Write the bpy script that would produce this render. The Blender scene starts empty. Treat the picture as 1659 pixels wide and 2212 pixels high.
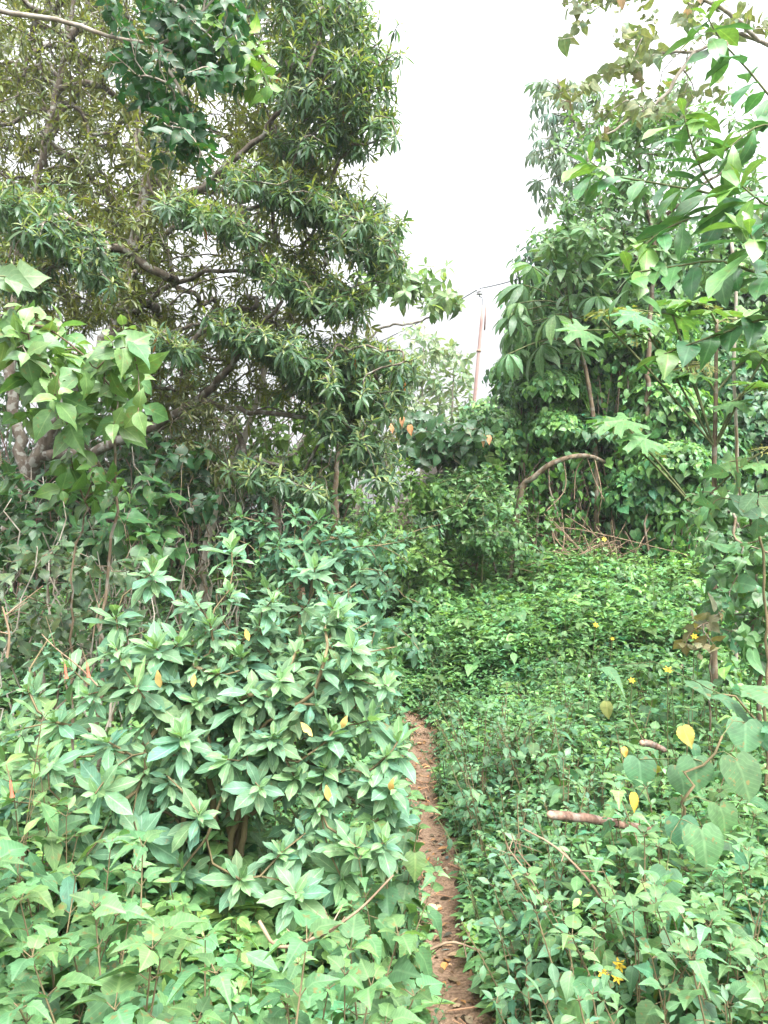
import bpy, math
import numpy as np
from math import radians, pi
C = bpy.context.scene
rng = np.random.default_rng(7)

# ------------------------------------------------------------------ camera, world, sun, exposure
F = 1597.0                                   # focal length in pixels of a 1659 x 2212 picture
CX, CY, EYE = 829.5, 1106.0, 1.6
cd = bpy.data.cameras.new("camera"); cam = bpy.data.objects.new("camera", cd); C.collection.objects.link(cam)
cam.location = (0, 0, EYE); cam.rotation_euler = (radians(90), 0, 0)
cd.sensor_width = 36; cd.sensor_fit = 'AUTO'; cd.lens = 36 * F / 2212.0
cd.clip_start = 0.05; cd.clip_end = 2000
C.camera = cam

SUN_EL, SUN_AZ = 58.0, 150.0                 # azimuth clockwise from +Y: high, behind the camera to its right
w = bpy.data.worlds.new("World"); C.world = w; w.use_nodes = True
nt = w.node_tree; nt.nodes.clear()
def nn(t, typ, **kw):
    n = t.nodes.new(typ)
    for k, v in kw.items(): setattr(n, k, v)
    return n
out = nn(nt, 'ShaderNodeOutputWorld'); bg = nn(nt, 'ShaderNodeBackground')
sky = nn(nt, 'ShaderNodeTexSky', sky_type='NISHITA', sun_disc=False)
sky.sun_elevation = radians(SUN_EL); sky.sun_rotation = radians(SUN_AZ)
sky.air_density = 1.0; sky.dust_density = 3.0; sky.ozone_density = 1.0
hs = nn(nt, 'ShaderNodeHueSaturation'); hs.inputs['Saturation'].default_value = 0.10
tc = nn(nt, 'ShaderNodeTexCoord'); sx = nn(nt, 'ShaderNodeSeparateXYZ')
mr = nn(nt, 'ShaderNodeValToRGB')                # overcast: the zenith is brighter than the horizon
e_ = mr.color_ramp.elements; e_[0].position = 0; e_[0].color = (.110,) * 3 + (1,); e_[1].position = 1; e_[1].color = (.72, .72, .72, 1)
for p_, v_ in ((.22, .112), (.42, .27)): k_ = e_.new(p_); k_.color = (v_,) * 3 + (1,)
cl = nn(nt, 'ShaderNodeTexNoise'); cl.inputs['Scale'].default_value = 1.6; cl.inputs['Detail'].default_value = 4
cm = nn(nt, 'ShaderNodeMapRange'); cm.inputs['From Min'].default_value = .3; cm.inputs['From Max'].default_value = .7; cm.inputs['To Min'].default_value = 0.80; cm.inputs['To Max'].default_value = 1.2
mu = nn(nt, 'ShaderNodeMath', operation='MULTIPLY'); mx = nn(nt, 'ShaderNodeVectorMath', operation='SCALE')
L = nt.links.new
L(sky.outputs[0], hs.inputs['Color']); L(tc.outputs['Generated'], sx.inputs[0]); L(sx.outputs['Z'], mr.inputs[0])
L(tc.outputs['Generated'], cl.inputs['Vector']); L(cl.outputs[0], cm.inputs['Value'])
L(cm.outputs[0], mu.inputs[1])
L(hs.outputs[0], mx.inputs[0]); L(mu.outputs[0], mx.inputs['Scale'])
L(mx.outputs[0], bg.inputs['Color']); bg.inputs['Strength'].default_value = 0.15
ms = nn(nt, 'ShaderNodeMath', operation='MULTIPLY'); ms.inputs[1].default_value = 1.8; L(mr.outputs[0], ms.inputs[0]); L(ms.outputs[0], mu.inputs[0]); L(bg.outputs[0], out.inputs[0])

sd = bpy.data.lights.new("sun", 'SUN'); sun = bpy.data.objects.new("sun", sd); C.collection.objects.link(sun)
sd.energy = 0.6; sd.angle = radians(40); sd.color = (1, 0.97, 0.92)
sun.rotation_euler = (radians(90 - SUN_EL), 0, radians(180 - SUN_AZ))
C.view_settings.view_transform = 'Standard'; C.view_settings.look = 'None'
C.view_settings.exposure = 3.0; C.view_settings.gamma = 1.0
C.cycles.max_bounces = 8; C.cycles.diffuse_bounces = 4; C.cycles.glossy_bounces = 2; C.cycles.transmission_bounces = 5
C.cycles.use_denoising = True

# ------------------------------------------------------------------ helpers
def P(px, py, d):
    return np.array([(px - CX) / F * d, d, EYE - (py - CY) / F * d])
def PL(pts): return np.array([P(*p) for p in pts])
def pxm(p, d): return p / F * d
def smooth(t):
    t = np.clip(t, 0, 1); return t * t * (3 - 2 * t)
def norm(v): return v / np.maximum(np.linalg.norm(v, axis=-1, keepdims=True), 1e-9)
UP = np.array([0, 0, 1.0])

def gz(x, y):
    x = np.asarray(x, float); y = np.asarray(y, float)
    z = 0.15 * np.clip(y - 5.0, 0, 9) + 0.02 * np.clip(y - 14, 0, 40)
    z = z + 0.30 * smooth((x - .5) / 2) * smooth((y - 4) / 4)
    z = z + 3.0 * smooth((y - 10) / 5) * smooth((x - 0.9) / 3)
    z = z - 0.5 * smooth((-x - 2.0) / 4) * smooth((y - 4) / 5)
    z = z + 0.03 * np.sin(2.1 * x + 1.3 * y) * np.cos(1.7 * y - .6 * x)
    px = path_x(y); z = z - 0.06 * np.exp(-((x - px) / .22) ** 2)
    return z
def path_x(y):
    y = np.asarray(y, float)
    return 0.27 - 0.02 * (y - 2.3) + 0.025 * np.sin(1.5 * y) - 0.35 * smooth((y - 6) / 3) * np.clip(y - 6, 0, 6)

def thing(name, label, cat, loc=(0, 0, 0), group=None, kind=None):
    o = bpy.data.objects.new(name, None); C.collection.objects.link(o)
    o.location = tuple(float(v) for v in loc); o.empty_display_size = .1
    tag(o, label, cat, group, kind); return o
def tag(o, label=None, cat=None, group=None, kind=None):
    if label: o['label'] = label
    if cat: o['category'] = cat
    if group: o['group'] = group
    if kind: o['kind'] = kind
    return o
def dup(root, loc, rz, sc, label=None, group=None):
    r = root.copy(); C.collection.objects.link(r); r.location = tuple(float(v) for v in loc)
    r.rotation_euler = (0, 0, rz); r.scale = (sc, sc, sc)
    if label: r['label'] = label
    if group: r['group'] = group
    for ch in list(root.children):
        c = ch.copy(); C.collection.objects.link(c); c.parent = r
        for g in list(ch.children):
            d = g.copy(); C.collection.objects.link(d); d.parent = c
    return r

class MB:
    """collects triangles with two point attributes: leaf coordinates (luv) and leaf colour (lcol)"""
    def __init__(s): s.V = []; s.T = []; s.U = []; s.K = []; s.n = 0
    def add(s, V, T, U, K):
        s.V.append(V); s.T.append(T + s.n); s.U.append(U); s.K.append(K); s.n += len(V)
    def build(s, name, mat, parent=None, origin=None):
        me = bpy.data.meshes.new(name)
        V = np.concatenate(s.V).astype(np.float32); T = np.concatenate(s.T).astype(np.int32)
        U = np.concatenate(s.U).astype(np.float32); K = np.concatenate(s.K).astype(np.float32)
        if origin is None and parent is not None: origin = np.array(parent.location)
        if origin is not None: V = V - np.asarray(origin, np.float32)
        me.vertices.add(len(V)); me.vertices.foreach_set('co', V.ravel())
        me.loops.add(len(T) * 3); me.loops.foreach_set('vertex_index', T.ravel())
        me.polygons.add(len(T)); me.polygons.foreach_set('loop_start', np.arange(0, len(T) * 3, 3, dtype=np.int32))
        me.polygons.foreach_set('use_smooth', np.ones(len(T), bool))
        a = me.attributes.new('luv', 'FLOAT_VECTOR', 'POINT'); a.data.foreach_set('vector', U.ravel())
        K4 = np.ones((len(K), 4), np.float32); K4[:, :3] = K
        a = me.attributes.new('lcol', 'FLOAT_COLOR', 'POINT'); a.data.foreach_set('color', K4.ravel())
        me.materials.append(mat); me.update(calc_edges=True)
        o = bpy.data.objects.new(name, me); C.collection.objects.link(o)
        if parent is not None: o.parent = parent
        return o
    def tube(s, pts, rad, sides=6, col=(1, 1, 1), bump=0.0, caps=True):
        pts = np.asarray(pts, float); n = len(pts)
        rad = np.broadcast_to(np.asarray(rad, float), (n,))
        t = norm(np.gradient(pts, axis=0))
        ref = np.array([0.31, 0.87, 0.2]) if abs(t[0][2]) > .6 else UP
        a = norm(np.cross(t, ref)); b = np.cross(t, a)
        ph = np.arange(sides) * 2 * pi / sides
        rr = rad[:, None] * (1 + (bump * rng.normal(size=(n, sides)) if bump else 0))
        V = pts[:, None] + rr[..., None] * (np.cos(ph)[None, :, None] * a[:, None] + np.sin(ph)[None, :, None] * b[:, None])
        V = V.reshape(-1, 3)
        i, j = np.meshgrid(np.arange(n - 1), np.arange(sides), indexing='ij'); i = i.ravel(); j = j.ravel(); k = (j + 1) % sides
        A = i * sides + j; B = i * sides + k; D = A + sides; E = B + sides
        T = np.concatenate([np.stack([A, E, B], 1), np.stack([A, D, E], 1)])
        if caps and rad[-1] > .008:
            V = np.concatenate([V, pts[[0, -1]]]); c0 = n * sides; jj = np.arange(sides); kk = (jj + 1) % sides
            T = np.concatenate([T, np.stack([np.full(sides, c0), jj, kk], 1),
                                np.stack([np.full(sides, c0 + 1), (n - 1) * sides + kk, (n - 1) * sides + jj], 1)])
        U = np.zeros((len(V), 3)); U[:, 2] = rng.random()
        s.add(V, T, U, np.broadcast_to(np.asarray(col, float), (len(V), 3)))
    def leaves(s, tmpls, pos, d, nrm, size, col, wid=1.0):
        """scatter copies of leaf shapes; d: direction base to tip, nrm: hint of the upper side"""
        pos = np.asarray(pos, float); N = len(pos)
        if N == 0: return
        d = norm(np.broadcast_to(d, (N, 3))); nrm = np.broadcast_to(nrm, (N, 3))
        x = np.cross(d, nrm); bad = np.linalg.norm(x, axis=1) < 1e-4; x[bad] = np.array([1, 0, 0])
        x = norm(x); z = np.cross(x, d)
        size = np.broadcast_to(np.asarray(size, float), (N,)); wid = np.broadcast_to(np.asarray(wid, float), (N,))
        col = np.broadcast_to(col, (N, 3)); which = rng.integers(0, len(tmpls), N); r = rng.random(N)
        for k, (tv, tt, tu) in enumerate(tmpls):
            m = np.where(which == k)[0]
            if len(m) == 0: continue
            M = np.stack([x[m] * wid[m][:, None], d[m], z[m]], 1) * size[m][:, None, None]
            V = pos[m][:, None] + np.einsum('vk,nkj->nvj', tv, M)
            T = tt[None] + (np.arange(len(m)) * len(tv))[:, None, None]
            U = np.zeros((len(m), len(tv), 3)); U[:, :, :2] = tu[None]; U[:, :, 2] = r[m][:, None]
            K = np.repeat(col[m][:, None], len(tv), 1)
            s.add(V.reshape(-1, 3), T.reshape(-1, 3), U.reshape(-1, 3), K.reshape(-1, 3))

def cols(base, n, v=.16, h=.25, young=None, yf=0.0):
    """n leaf colours round a base: lightness, yellowness, and a share of young leaves"""
    base = np.asarray(base, float)
    c = base[None] * np.exp(rng.normal(0, v, (n, 1)))
    k = rng.normal(0, h, (n, 1)); c = c * (1 + k * np.array([[.45, .12, -.25]]))
    if young is not None:
        m = rng.random(n) < yf; c[m] = np.asarray(young)[None] * np.exp(rng.normal(0, .15, (m.sum(), 1)))
    return np.clip(c, .004, .9)

# leaf shapes ------------------------------------------------------
def strip(prof, fold=.25, curl=.4, wav=0.0, base=0.0, twist=0.0, jag=0.0):
    prof = np.asarray(prof, float); side = {s_: 1 + (jag * rng.normal(size=len(prof)) if jag else np.zeros(len(prof))) for s_ in (-1, 0, 1)}
    if jag and rng.random() < .45: side[int(rng.choice([-1, 1]))][int(rng.integers(2, len(prof) - 1))] *= .45
    prof = prof * 1.0; n = len(prof) - 1; V = []; U = []; rows = []
    for i, wd in enumerate(prof):
        v = i / n
        y = base + (math.sin(curl * v) / curl if abs(curl) > 1e-3 else v) * (1 - base)
        z = -(1 - math.cos(curl * v)) / curl if abs(curl) > 1e-3 else 0
        if wd <= 1e-6: rows.append([len(V)]); V.append((0, y, z)); U.append((0, v))
        else:
            r = []
            for sgn in (-1, 0, 1):
                r.append(len(V)); zz = z + abs(sgn) * fold * wd + (wav * math.sin(7 * v + sgn * 1.7) * wd if sgn else 0) + twist * sgn * v * wd
                V.append((sgn * wd * math.cos(fold) * side[sgn][i], y, zz)); U.append((sgn, v))
            rows.append(r)
    T = []
    for a, b in zip(rows, rows[1:]):
        if len(a) == 1 and len(b) == 3: T += [(a[0], b[1], b[0]), (a[0], b[2], b[1])]
        elif len(a) == 3 and len(b) == 1: T += [(a[0], a[1], b[0]), (a[1], a[2], b[0])]
        elif len(a) == 3: T += [(a[0], a[1], b[1]), (a[0], b[1], b[0]), (a[1], a[2], b[2]), (a[1], b[2], b[1])]
    return np.array(V, float), np.array(T), np.array(U, float)
def fan(right, c=(0, .3), fold=.2, bend=.5, skew=0.0, wav=0.0, eaten=0.0):
    right = np.asarray(right, float)
    lft = right[::-1].copy(); lft[:, 0] *= -1
    pts = np.concatenate([right, lft[1:-1]]) if abs(right[0, 0]) < 1e-6 else np.concatenate([right, lft[1:]])
    pts = np.concatenate([[c], pts]); n = len(pts) - 1
    x, y = pts[:, 0] * (1 + skew * np.sign(pts[:, 0])), pts[:, 1]
    r2 = (x - c[0]) ** 2 + (y - c[1]) ** 2
    z = fold * np.abs(x) - bend * np.maximum(y, 0) ** 2 * .6 - bend * .5 * r2 + wav * np.sin(9 * np.arctan2(x, y)) * np.sqrt(r2)
    V = np.stack([x, y, z], 1)
    T = [(0, 1 + i, 1 + (i + 1) % n) for i in range(n)]
    if eaten: T = [t for t in T if rng.random() > eaten]
    wmax = np.abs(x).max()
    return V, np.array(T), np.stack([x / wmax, np.clip(y, 0, 1)], 1)
def combine(parts):
    V = []; T = []; U = []; n = 0
    for v, t, u in parts: V.append(v); T.append(t + n); U.append(u); n += len(v)
    return np.concatenate(V), np.concatenate(T), np.concatenate(U)
def xf(t, ang=0, scale=1, pos=(0, 0, 0), drop=0):
    v, tr, u = t; v = v * scale
    c, s_ = math.cos(drop), math.sin(drop); v = np.stack([v[:, 0], v[:, 1] * c + v[:, 2] * s_, -v[:, 1] * s_ + v[:, 2] * c], 1)
    c, s_ = math.cos(ang), math.sin(ang); v = np.stack([v[:, 0] * c + v[:, 1] * s_, -v[:, 0] * s_ + v[:, 1] * c, v[:, 2]], 1)
    return v + np.array(pos), tr, u
LANCE = [strip([0, .075, .105, .085, 0], fold=f, curl=c, twist=t) for f, c, t in ((.3, .5, .1), (.25, .9, -.2), (.35, .2, .2), (.3, 1.2, 0))]
ELLIP = [strip([.012, .09, .165, .20, .185, .115, 0], fold=f, curl=c, wav=w_, twist=t, jag=.09) for f, c, t, w_ in ((.22, .15, .1, .1), (.15, .4, -.1, .2), (.3, .3, .15, .12), (.18, .75, 0, .25), (.38, -.15, .2, .1), (.1, .3, .05, .15), (.25, 1.0, -.2, .2))]
OVATE = [strip([.02, .19, .28, .30, .24, .15, .06, 0], fold=f, curl=c, wav=.15, twist=t, jag=.08) for f, c, t in ((.2, .5, .1), (.15, .9, -.15), (.28, .3, .1), (.2, 1.3, 0), (.12, .2, .2), (.33, .7, -.1))]
HERB = [strip([.03, .22, .25, .13, 0], fold=f, curl=c, wav=.1) for f, c in ((.25, .4), (.2, .9), (.3, .1))]
OBOV = [strip([.01, .06, .11, .15, .175, .175, .11, 0], fold=f, curl=c, wav=.12, twist=t, jag=.06) for f, c, t in ((.25, .5, .1), (.2, .9, -.1), (.3, .3, .15), (.2, 1.2, 0))]
LONGL = [strip([.015, .13, .20, .21, .17, .09, 0], fold=f, curl=c, wav=.1, jag=.07) for f, c in ((.2, .5), (.15, .9), (.25, .2))]
LOBE = np.array([(0, 0), (.16, -.07), (.34, -.02), (.43, .10), (.40, .2), (.47, .28), (.55, .45), (.44, .46), (.36, .52), (.33, .62), (.26, .68), (.22, .78), (.14, .84), (.08, .95), (0, 1.05)])
LOBED = [fan(LOBE * np.array([[a, 1]]), fold=f, bend=b, skew=k, wav=.03) for a, f, b, k in ((.95, .2, .5, .05), (.8, .3, .8, -.05), (1.05, .12, .4, 0), (.85, .25, 1.1, .08))]
CORD = np.array([(0, .0), (.10, -.10), (.26, -.14), (.40, -.04), (.47, .14), (.46, .32), (.39, .5), (.28, .68), (.15, .85), (.06, .95), (0, 1.03)])
HEART = [fan(CORD * np.array([[a, 1]]), fold=f, bend=b, skew=k, wav=.02) for a, f, b, k in ((.95, .2, .5, .05), (.8, .3, .9, -.05), (1., .1, .3, 0), (.85, .25, 1.2, .05))]
_T = np.array([(0, 0), (.12, -.03), (.25, .03), (.27, .10), (.34, .16), (.335, .24), (.37, .30), (.34, .38), (.355, .45), (.30, .52), (.30, .59), (.24, .65), (.23, .71), (.16, .77), (.14, .83), (.07, .90), (0, 1.06)])
TOOTH = [fan(_T * np.array([[a, 1]]), fold=f, bend=b, skew=k, wav=.03) for a, f, b, k in ((1., .2, .5, .05), (.85, .3, .9, -.05), (1.1, .12, .35, 0), (.9, .25, 1.2, .06))]
VINEL = [fan(CORD[::2] * np.array([[a, 1]]), fold=f, bend=b) for a, f, b in ((1., .2, .5), (.85, .3, .9), (1.05, .1, .3))]
ROUND = np.array([(0, .02), (.12, -.12), (.32, -.16), (.50, -.02), (.57, .2), (.54, .42), (.44, .62), (.3, .78), (.15, .88), (0, .95)])
ROUNDL = [fan(ROUND, fold=f, bend=b, wav=w_) for f, b, w_ in ((.1, .25, .02), (.18, .5, .03), (.06, .4, .02))]
def palmlobed(n=7, eaten=0.0):
    pts = []
    for k in range(n * 6 + 1):
        a = -2.55 + 5.1 * k / (n * 6); ph = (k % 6) / 6.0
        lob = abs(math.cos(pi * k / 6)); r = (.30 + .30 * lob ** 1.4 + .05 * ((k % 2) * 2 - 1)) * (1.05 - .16 * abs(a) / 2.5)
        pts.append((math.sin(a) * r, math.cos(a) * r))
    pts = [(0, -.06)] + pts
    p = np.array([(0, 0)] + pts); n_ = len(pts)
    ang = np.arctan2(p[:, 0], p[:, 1]); r = np.hypot(p[:, 0], p[:, 1])
    V = np.stack([p[:, 0], p[:, 1] , .10 * r * np.cos(7 * ang) * 1.0 - .35 * r * r], 1)
    T = [(0, 1 + i, 1 + (i + 1) % n_) for i in range(n_)]
    if eaten:
        # an eaten leaf keeps the veins and scraps between them
        V2 = []; T2 = []
        for i in range(1, n_):
            for _ in range(3):
                r0 = rng.uniform(.15, .85); a_ = V[1 + i]; b_ = V[1 + (i + 1) % n_]
                q = [a_ * r0, a_ * min(1, r0 + .22), b_ * min(1, r0 + rng.uniform(.05, .2))]
                if rng.random() > eaten: T2.append((len(V2), len(V2) + 1, len(V2) + 2)); V2 += q
            if i % 3 == 0:
                k = V[1 + i]; s_ = np.array([k[1], -k[0], 0]) * .03
                T2.append((len(V2), len(V2) + 1, len(V2) + 2)); V2 += [s_, -s_, k]
        V = np.array(V2); T = T2
    return V, np.array(T), np.stack([np.clip(V[:, 0] / .6, -1, 1), np.clip(V[:, 1] + .4, 0, 1)], 1)
PLOBE = [palmlobed(), palmlobed(7)]
PEATEN = [palmlobed(7, .35), palmlobed(7, .5)]
def palmate(n, spread, drop, curl, prof):
    return combine([xf(strip(prof, fold=.25, curl=curl), ang=-spread + 2 * spread * k / (n - 1), scale=1 - .35 * abs(2 * k / (n - 1) - 1) ** 2, drop=drop) for k in range(n)])
PALM = [palmate(7, 2.5, .3, 1.2, [0, .06, .125, .10, 0]), palmate(8, 2.7, .5, 1.0, [0, .06, .12, .10, 0]), palmate(7, 2.4, .2, 1.5, [0, .06, .125, .10, 0])]
PINN = [combine([xf(strip([0, .13, .12, 0], fold=.1, curl=.3), ang=s_ * 1.15, scale=.34 * (1 - .5 * abs(k / 9 - .4)), pos=(0, k / 10, -.25 * (k / 10) ** 2)) for k in range(1, 10) for s_ in (-1, 1)])]

# materials ----------------------------------------------------------
def leafmat(name, rough=.45, trans=.3, vein=.35, side=0.25, under=None, spec=.5, spots=.0, tint=(1.3, 1.3, .6)):
    m = bpy.data.materials.new(name); m.use_nodes = True; t = m.node_tree; t.nodes.clear(); l = t.links.new
    o = nn(t, 'ShaderNodeOutputMaterial'); b = nn(t, 'ShaderNodeBsdfPrincipled'); tr = nn(t, 'ShaderNodeBsdfTranslucent'); mix = nn(t, 'ShaderNodeMixShader')
    c = nn(t, 'ShaderNodeAttribute', attribute_name='lcol'); u = nn(t, 'ShaderNodeAttribute', attribute_name='luv'); s = nn(t, 'ShaderNodeSeparateXYZ'); l(u.outputs['Vector'], s.inputs[0])
    ab = nn(t, 'ShaderNodeMath', operation='ABSOLUTE'); l(s.outputs['X'], ab.inputs[0])
    mid = nn(t, 'ShaderNodeMapRange'); mid.inputs['From Min'].default_value = .10; mid.inputs['From Max'].default_value = .03
    mid.inputs['To Min'].default_value = 0; mid.inputs['To Max'].default_value = vein; l(ab.outputs[0], mid.inputs['Value'])
    # side veins run forward from the midrib
    q = nn(t, 'ShaderNodeMath', operation='MULTIPLY_ADD'); q.inputs[1].default_value = -.30; l(ab.outputs[0], q.inputs[0]); l(s.outputs['Y'], q.inputs[2])
    q2 = nn(t, 'ShaderNodeMath', operation='MULTIPLY'); q2.inputs[1].default_value = 55.0; l(q.outputs[0], q2.inputs[0])
    q3 = nn(t, 'ShaderNodeMath', operation='SINE'); l(q2.outputs[0], q3.inputs[0])
    q4 = nn(t, 'ShaderNodeMapRange'); q4.inputs['From Min'].default_value = .72; q4.inputs['From Max'].default_value = 1; q4.inputs['To Max'].default_value = vein * side; l(q3.outputs[0], q4.inputs['Value'])
    vm = nn(t, 'ShaderNodeMath', operation='MAXIMUM'); l(mid.outputs[0], vm.inputs[0]); l(q4.outputs[0], vm.inputs[1])
    lc = nn(t, 'ShaderNodeMix', data_type='RGBA', blend_type='MULTIPLY'); lc.inputs['Factor'].default_value = 1; l(c.outputs['Color'], lc.inputs['A']); lc.inputs['B'].default_value = (3.0, 2.2, 2.6, 1)
    m1 = nn(t, 'ShaderNodeMix', data_type='RGBA'); l(vm.outputs[0], m1.inputs['Factor']); l(c.outputs['Color'], m1.inputs['A']); l(lc.outputs['Result'], m1.inputs['B'])
    # mottling and blemishes of the blade
    no = nn(t, 'ShaderNodeTexNoise'); no.inputs['Scale'].default_value = 38; no.inputs['Detail'].default_value = 3
    ge = nn(t, 'ShaderNodeNewGeometry'); l(ge.outputs['Position'], no.inputs['Vector'])
    mo = nn(t, 'ShaderNodeMapRange'); mo.inputs['From Min'].default_value = .3; mo.inputs['From Max'].default_value = .7; mo.inputs['To Min'].default_value = .78; mo.inputs['To Max'].default_value = 1.22; l(no.outputs[0], mo.inputs['Value'])
    m2 = nn(t, 'ShaderNodeVectorMath', operation='SCALE'); l(m1.outputs['Result'], m2.inputs[0]); l(mo.outputs[0], m2.inputs['Scale'])
    cur = m2.outputs[0]
    if spots:
        n2 = nn(t, 'ShaderNodeTexNoise'); n2.inputs['Scale'].default_value = 55; l(ge.outputs['Position'], n2.inputs['Vector'])
        sp = nn(t, 'ShaderNodeMapRange'); sp.inputs['From Min'].default_value = .63; sp.inputs['From Max'].default_value = .69; sp.inputs['To Max'].default_value = spots; l(n2.outputs[0], sp.inputs['Value'])
        m3 = nn(t, 'ShaderNodeMix', data_type='RGBA'); l(sp.outputs[0], m3.inputs['Factor']); l(cur, m3.inputs['A']); m3.inputs['B'].default_value = (.22, .13, .04, 1); cur = m3.outputs['Result']
    # paler, duller underside
    un = nn(t, 'ShaderNodeMix', data_type='RGBA', blend_type='MULTIPLY'); un.inputs['Factor'].default_value = 1; l(cur, un.inputs['A']); un.inputs['B'].default_value = tuple(under or (1.25, 1.15, 1.2)) + (1,)
    m4 = nn(t, 'ShaderNodeMix', data_type='RGBA'); l(ge.outputs['Backfacing'], m4.inputs['Factor']); l(cur, m4.inputs['A']); l(un.outputs['Result'], m4.inputs['B'])
    l(m4.outputs['Result'], b.inputs['Base Color']); b.inputs['Roughness'].default_value = rough; b.inputs['Specular IOR Level'].default_value = spec
    tm = nn(t, 'ShaderNodeMix', data_type='RGBA', blend_type='MULTIPLY'); tm.inputs['Factor'].default_value = 1; l(cur, tm.inputs['A']); tm.inputs['B'].default_value = tuple(tint) + (1,)
    l(tm.outputs['Result'], tr.inputs['Color'])
    mix.inputs['Fac'].default_value = trans; l(b.outputs[0], mix.inputs[1]); l(tr.outputs[0], mix.inputs[2]); l(mix.outputs[0], o.inputs['Surface'])
    return m
def barkmat(name, a, b_, lichen=0.0, scale=18, rough=.9):
    m = bpy.data.materials.new(name); m.use_nodes = True; t = m.node_tree; l = t.links.new; b = t.nodes['Principled BSDF']
    ge = nn(t, 'ShaderNodeTexCoord'); no = nn(t, 'ShaderNodeTexNoise'); no.inputs['Scale'].default_value = scale; no.inputs['Detail'].default_value = 6
    mp = nn(t, 'ShaderNodeMapping'); mp.inputs['Scale'].default_value = (1, 1, .35); l(ge.outputs['Object'], mp.inputs[0]); l(mp.outputs[0], no.inputs['Vector'])
    r = nn(t, 'ShaderNodeMapRange'); r.inputs['From Min'].default_value = .35; r.inputs['From Max'].default_value = .65; l(no.outputs[0], r.inputs['Value'])
    mi = nn(t, 'ShaderNodeMix', data_type='RGBA'); l(r.outputs[0], mi.inputs['Factor']); mi.inputs['A'].default_value = tuple(a) + (1,); mi.inputs['B'].default_value = tuple(b_) + (1,)
    cur = mi.outputs['Result']
    if lichen:
        n2 = nn(t, 'ShaderNodeTexNoise'); n2.inputs['Scale'].default_value = 16; n2.inputs['Detail'].default_value = 5; l(ge.outputs['Object'], n2.inputs['Vector'])
        s = nn(t, 'ShaderNodeMapRange'); s.inputs['From Min'].default_value = .52; s.inputs['From Max'].default_value = .58; s.inputs['To Max'].default_value = lichen; l(n2.outputs[0], s.inputs['Value'])
        m3 = nn(t, 'ShaderNodeMix', data_type='RGBA'); l(s.outputs[0], m3.inputs['Factor']); l(cur, m3.inputs['A']); m3.inputs['B'].default_value = (.36, .38, .34, 1); cur = m3.outputs['Result']
    l(cur, b.inputs['Base Color']); b.inputs['Roughness'].default_value = rough; b.inputs['Specular IOR Level'].default_value = .2
    bu = nn(t, 'ShaderNodeBump'); bu.inputs['Strength'].default_value = .6; bu.inputs['Distance'].default_value = .01; l(no.outputs[0], bu.inputs['Height']); l(bu.outputs[0], b.inputs['Normal'])
    return m
M_TREE = leafmat('narrow_leaf', rough=.38, trans=.38, vein=.3, side=0, under=(1.5, 1.2, .8))
M_SHRUB = leafmat('rosette_leaf', rough=.6, trans=.30, vein=.5, side=.28, spots=.35, spec=.35)
M_HERB = leafmat('herb_leaf', rough=.5, trans=.36, vein=.3, side=.5, spots=.5)
M_SOFT = leafmat('soft_leaf', rough=.6, trans=.38, vein=.3, side=.6, spots=.6)
M_BROAD = leafmat('broad_leaf', rough=.42, trans=.33, vein=.35, side=.35, spots=.5)
M_GLOSS = leafmat('glossy_leaf', rough=.33, trans=.22, vein=.4, side=.3, spots=.3, spec=.6)
M_PETAL = leafmat('petal', rough=.6, trans=.4, vein=0, side=0, tint=(1.1, 1, .6))
M_DRY = leafmat('dry_leaf', rough=.8, trans=.2, vein=.2, side=.4, tint=(1, .9, .6), spec=.2)
B_LICH = barkmat('lichen_bark', (.07, .055, .04), (.16, .135, .105), .45)
B_BROWN = barkmat('brown_bark', (.07, .05, .03), (.2, .15, .10), .25)
B_PALE = barkmat('pale_bark', (.20, .17, .13), (.36, .32, .26), .3)
B_GREEN = barkmat('green_stem', (.08, .10, .04), (.16, .17, .08))
B_STEM = barkmat('shrub_stem', (.10, .085, .045), (.19, .15, .08))
B_DRY = barkmat('dry_twig', (.16, .11, .07), (.30, .22, .15))
B_LOG = barkmat('log_bark', (.07, .04, .03), (.24, .15, .11), .3, scale=45)
B_CUT = barkmat('cut_wood', (.26, .17, .12), (.40, .28, .20))

def soil(name, a, b_, c_):
    m = bpy.data.materials.new(name); m.use_nodes = True; t = m.node_tree; l = t.links.new; b = t.nodes['Principled BSDF']
    ge = nn(t, 'ShaderNodeNewGeometry'); n1 = nn(t, 'ShaderNodeTexNoise'); n1.inputs['Scale'].default_value = 5; n1.inputs['Detail'].default_value = 8; n1.inputs['Roughness'].default_value = .7
    n2 = nn(t, 'ShaderNodeTexVoronoi'); n2.inputs['Scale'].default_value = 60
    l(ge.outputs['Position'], n1.inputs['Vector']); l(ge.outputs['Position'], n2.inputs['Vector'])
    r = nn(t, 'ShaderNodeValToRGB'); l(n1.outputs[0], r.inputs[0]); e = r.color_ramp.elements
    e[0].position = .3; e[0].color = tuple(a) + (1,); e[1].position = .7; e[1].color = tuple(c_) + (1,); k = e.new(.5); k.color = tuple(b_) + (1,)
    l(r.outputs[0], b.inputs['Base Color']); b.inputs['Roughness'].default_value = .95; b.inputs['Specular IOR Level'].default_value = .1
    bu = nn(t, 'ShaderNodeBump'); bu.inputs['Strength'].default_value = .7; bu.inputs['Distance'].default_value = .02; l(n2.outputs['Distance'], bu.inputs['Height']); l(bu.outputs[0], b.inputs['Normal'])
    return m
M_SOIL = soil('humus', (.02, .015, .01), (.04, .03, .018), (.05, .05, .02))
M_PATH = soil('path_soil', (.10, .062, .040), (.20, .132, .088), (.28, .20, .14))

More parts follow.
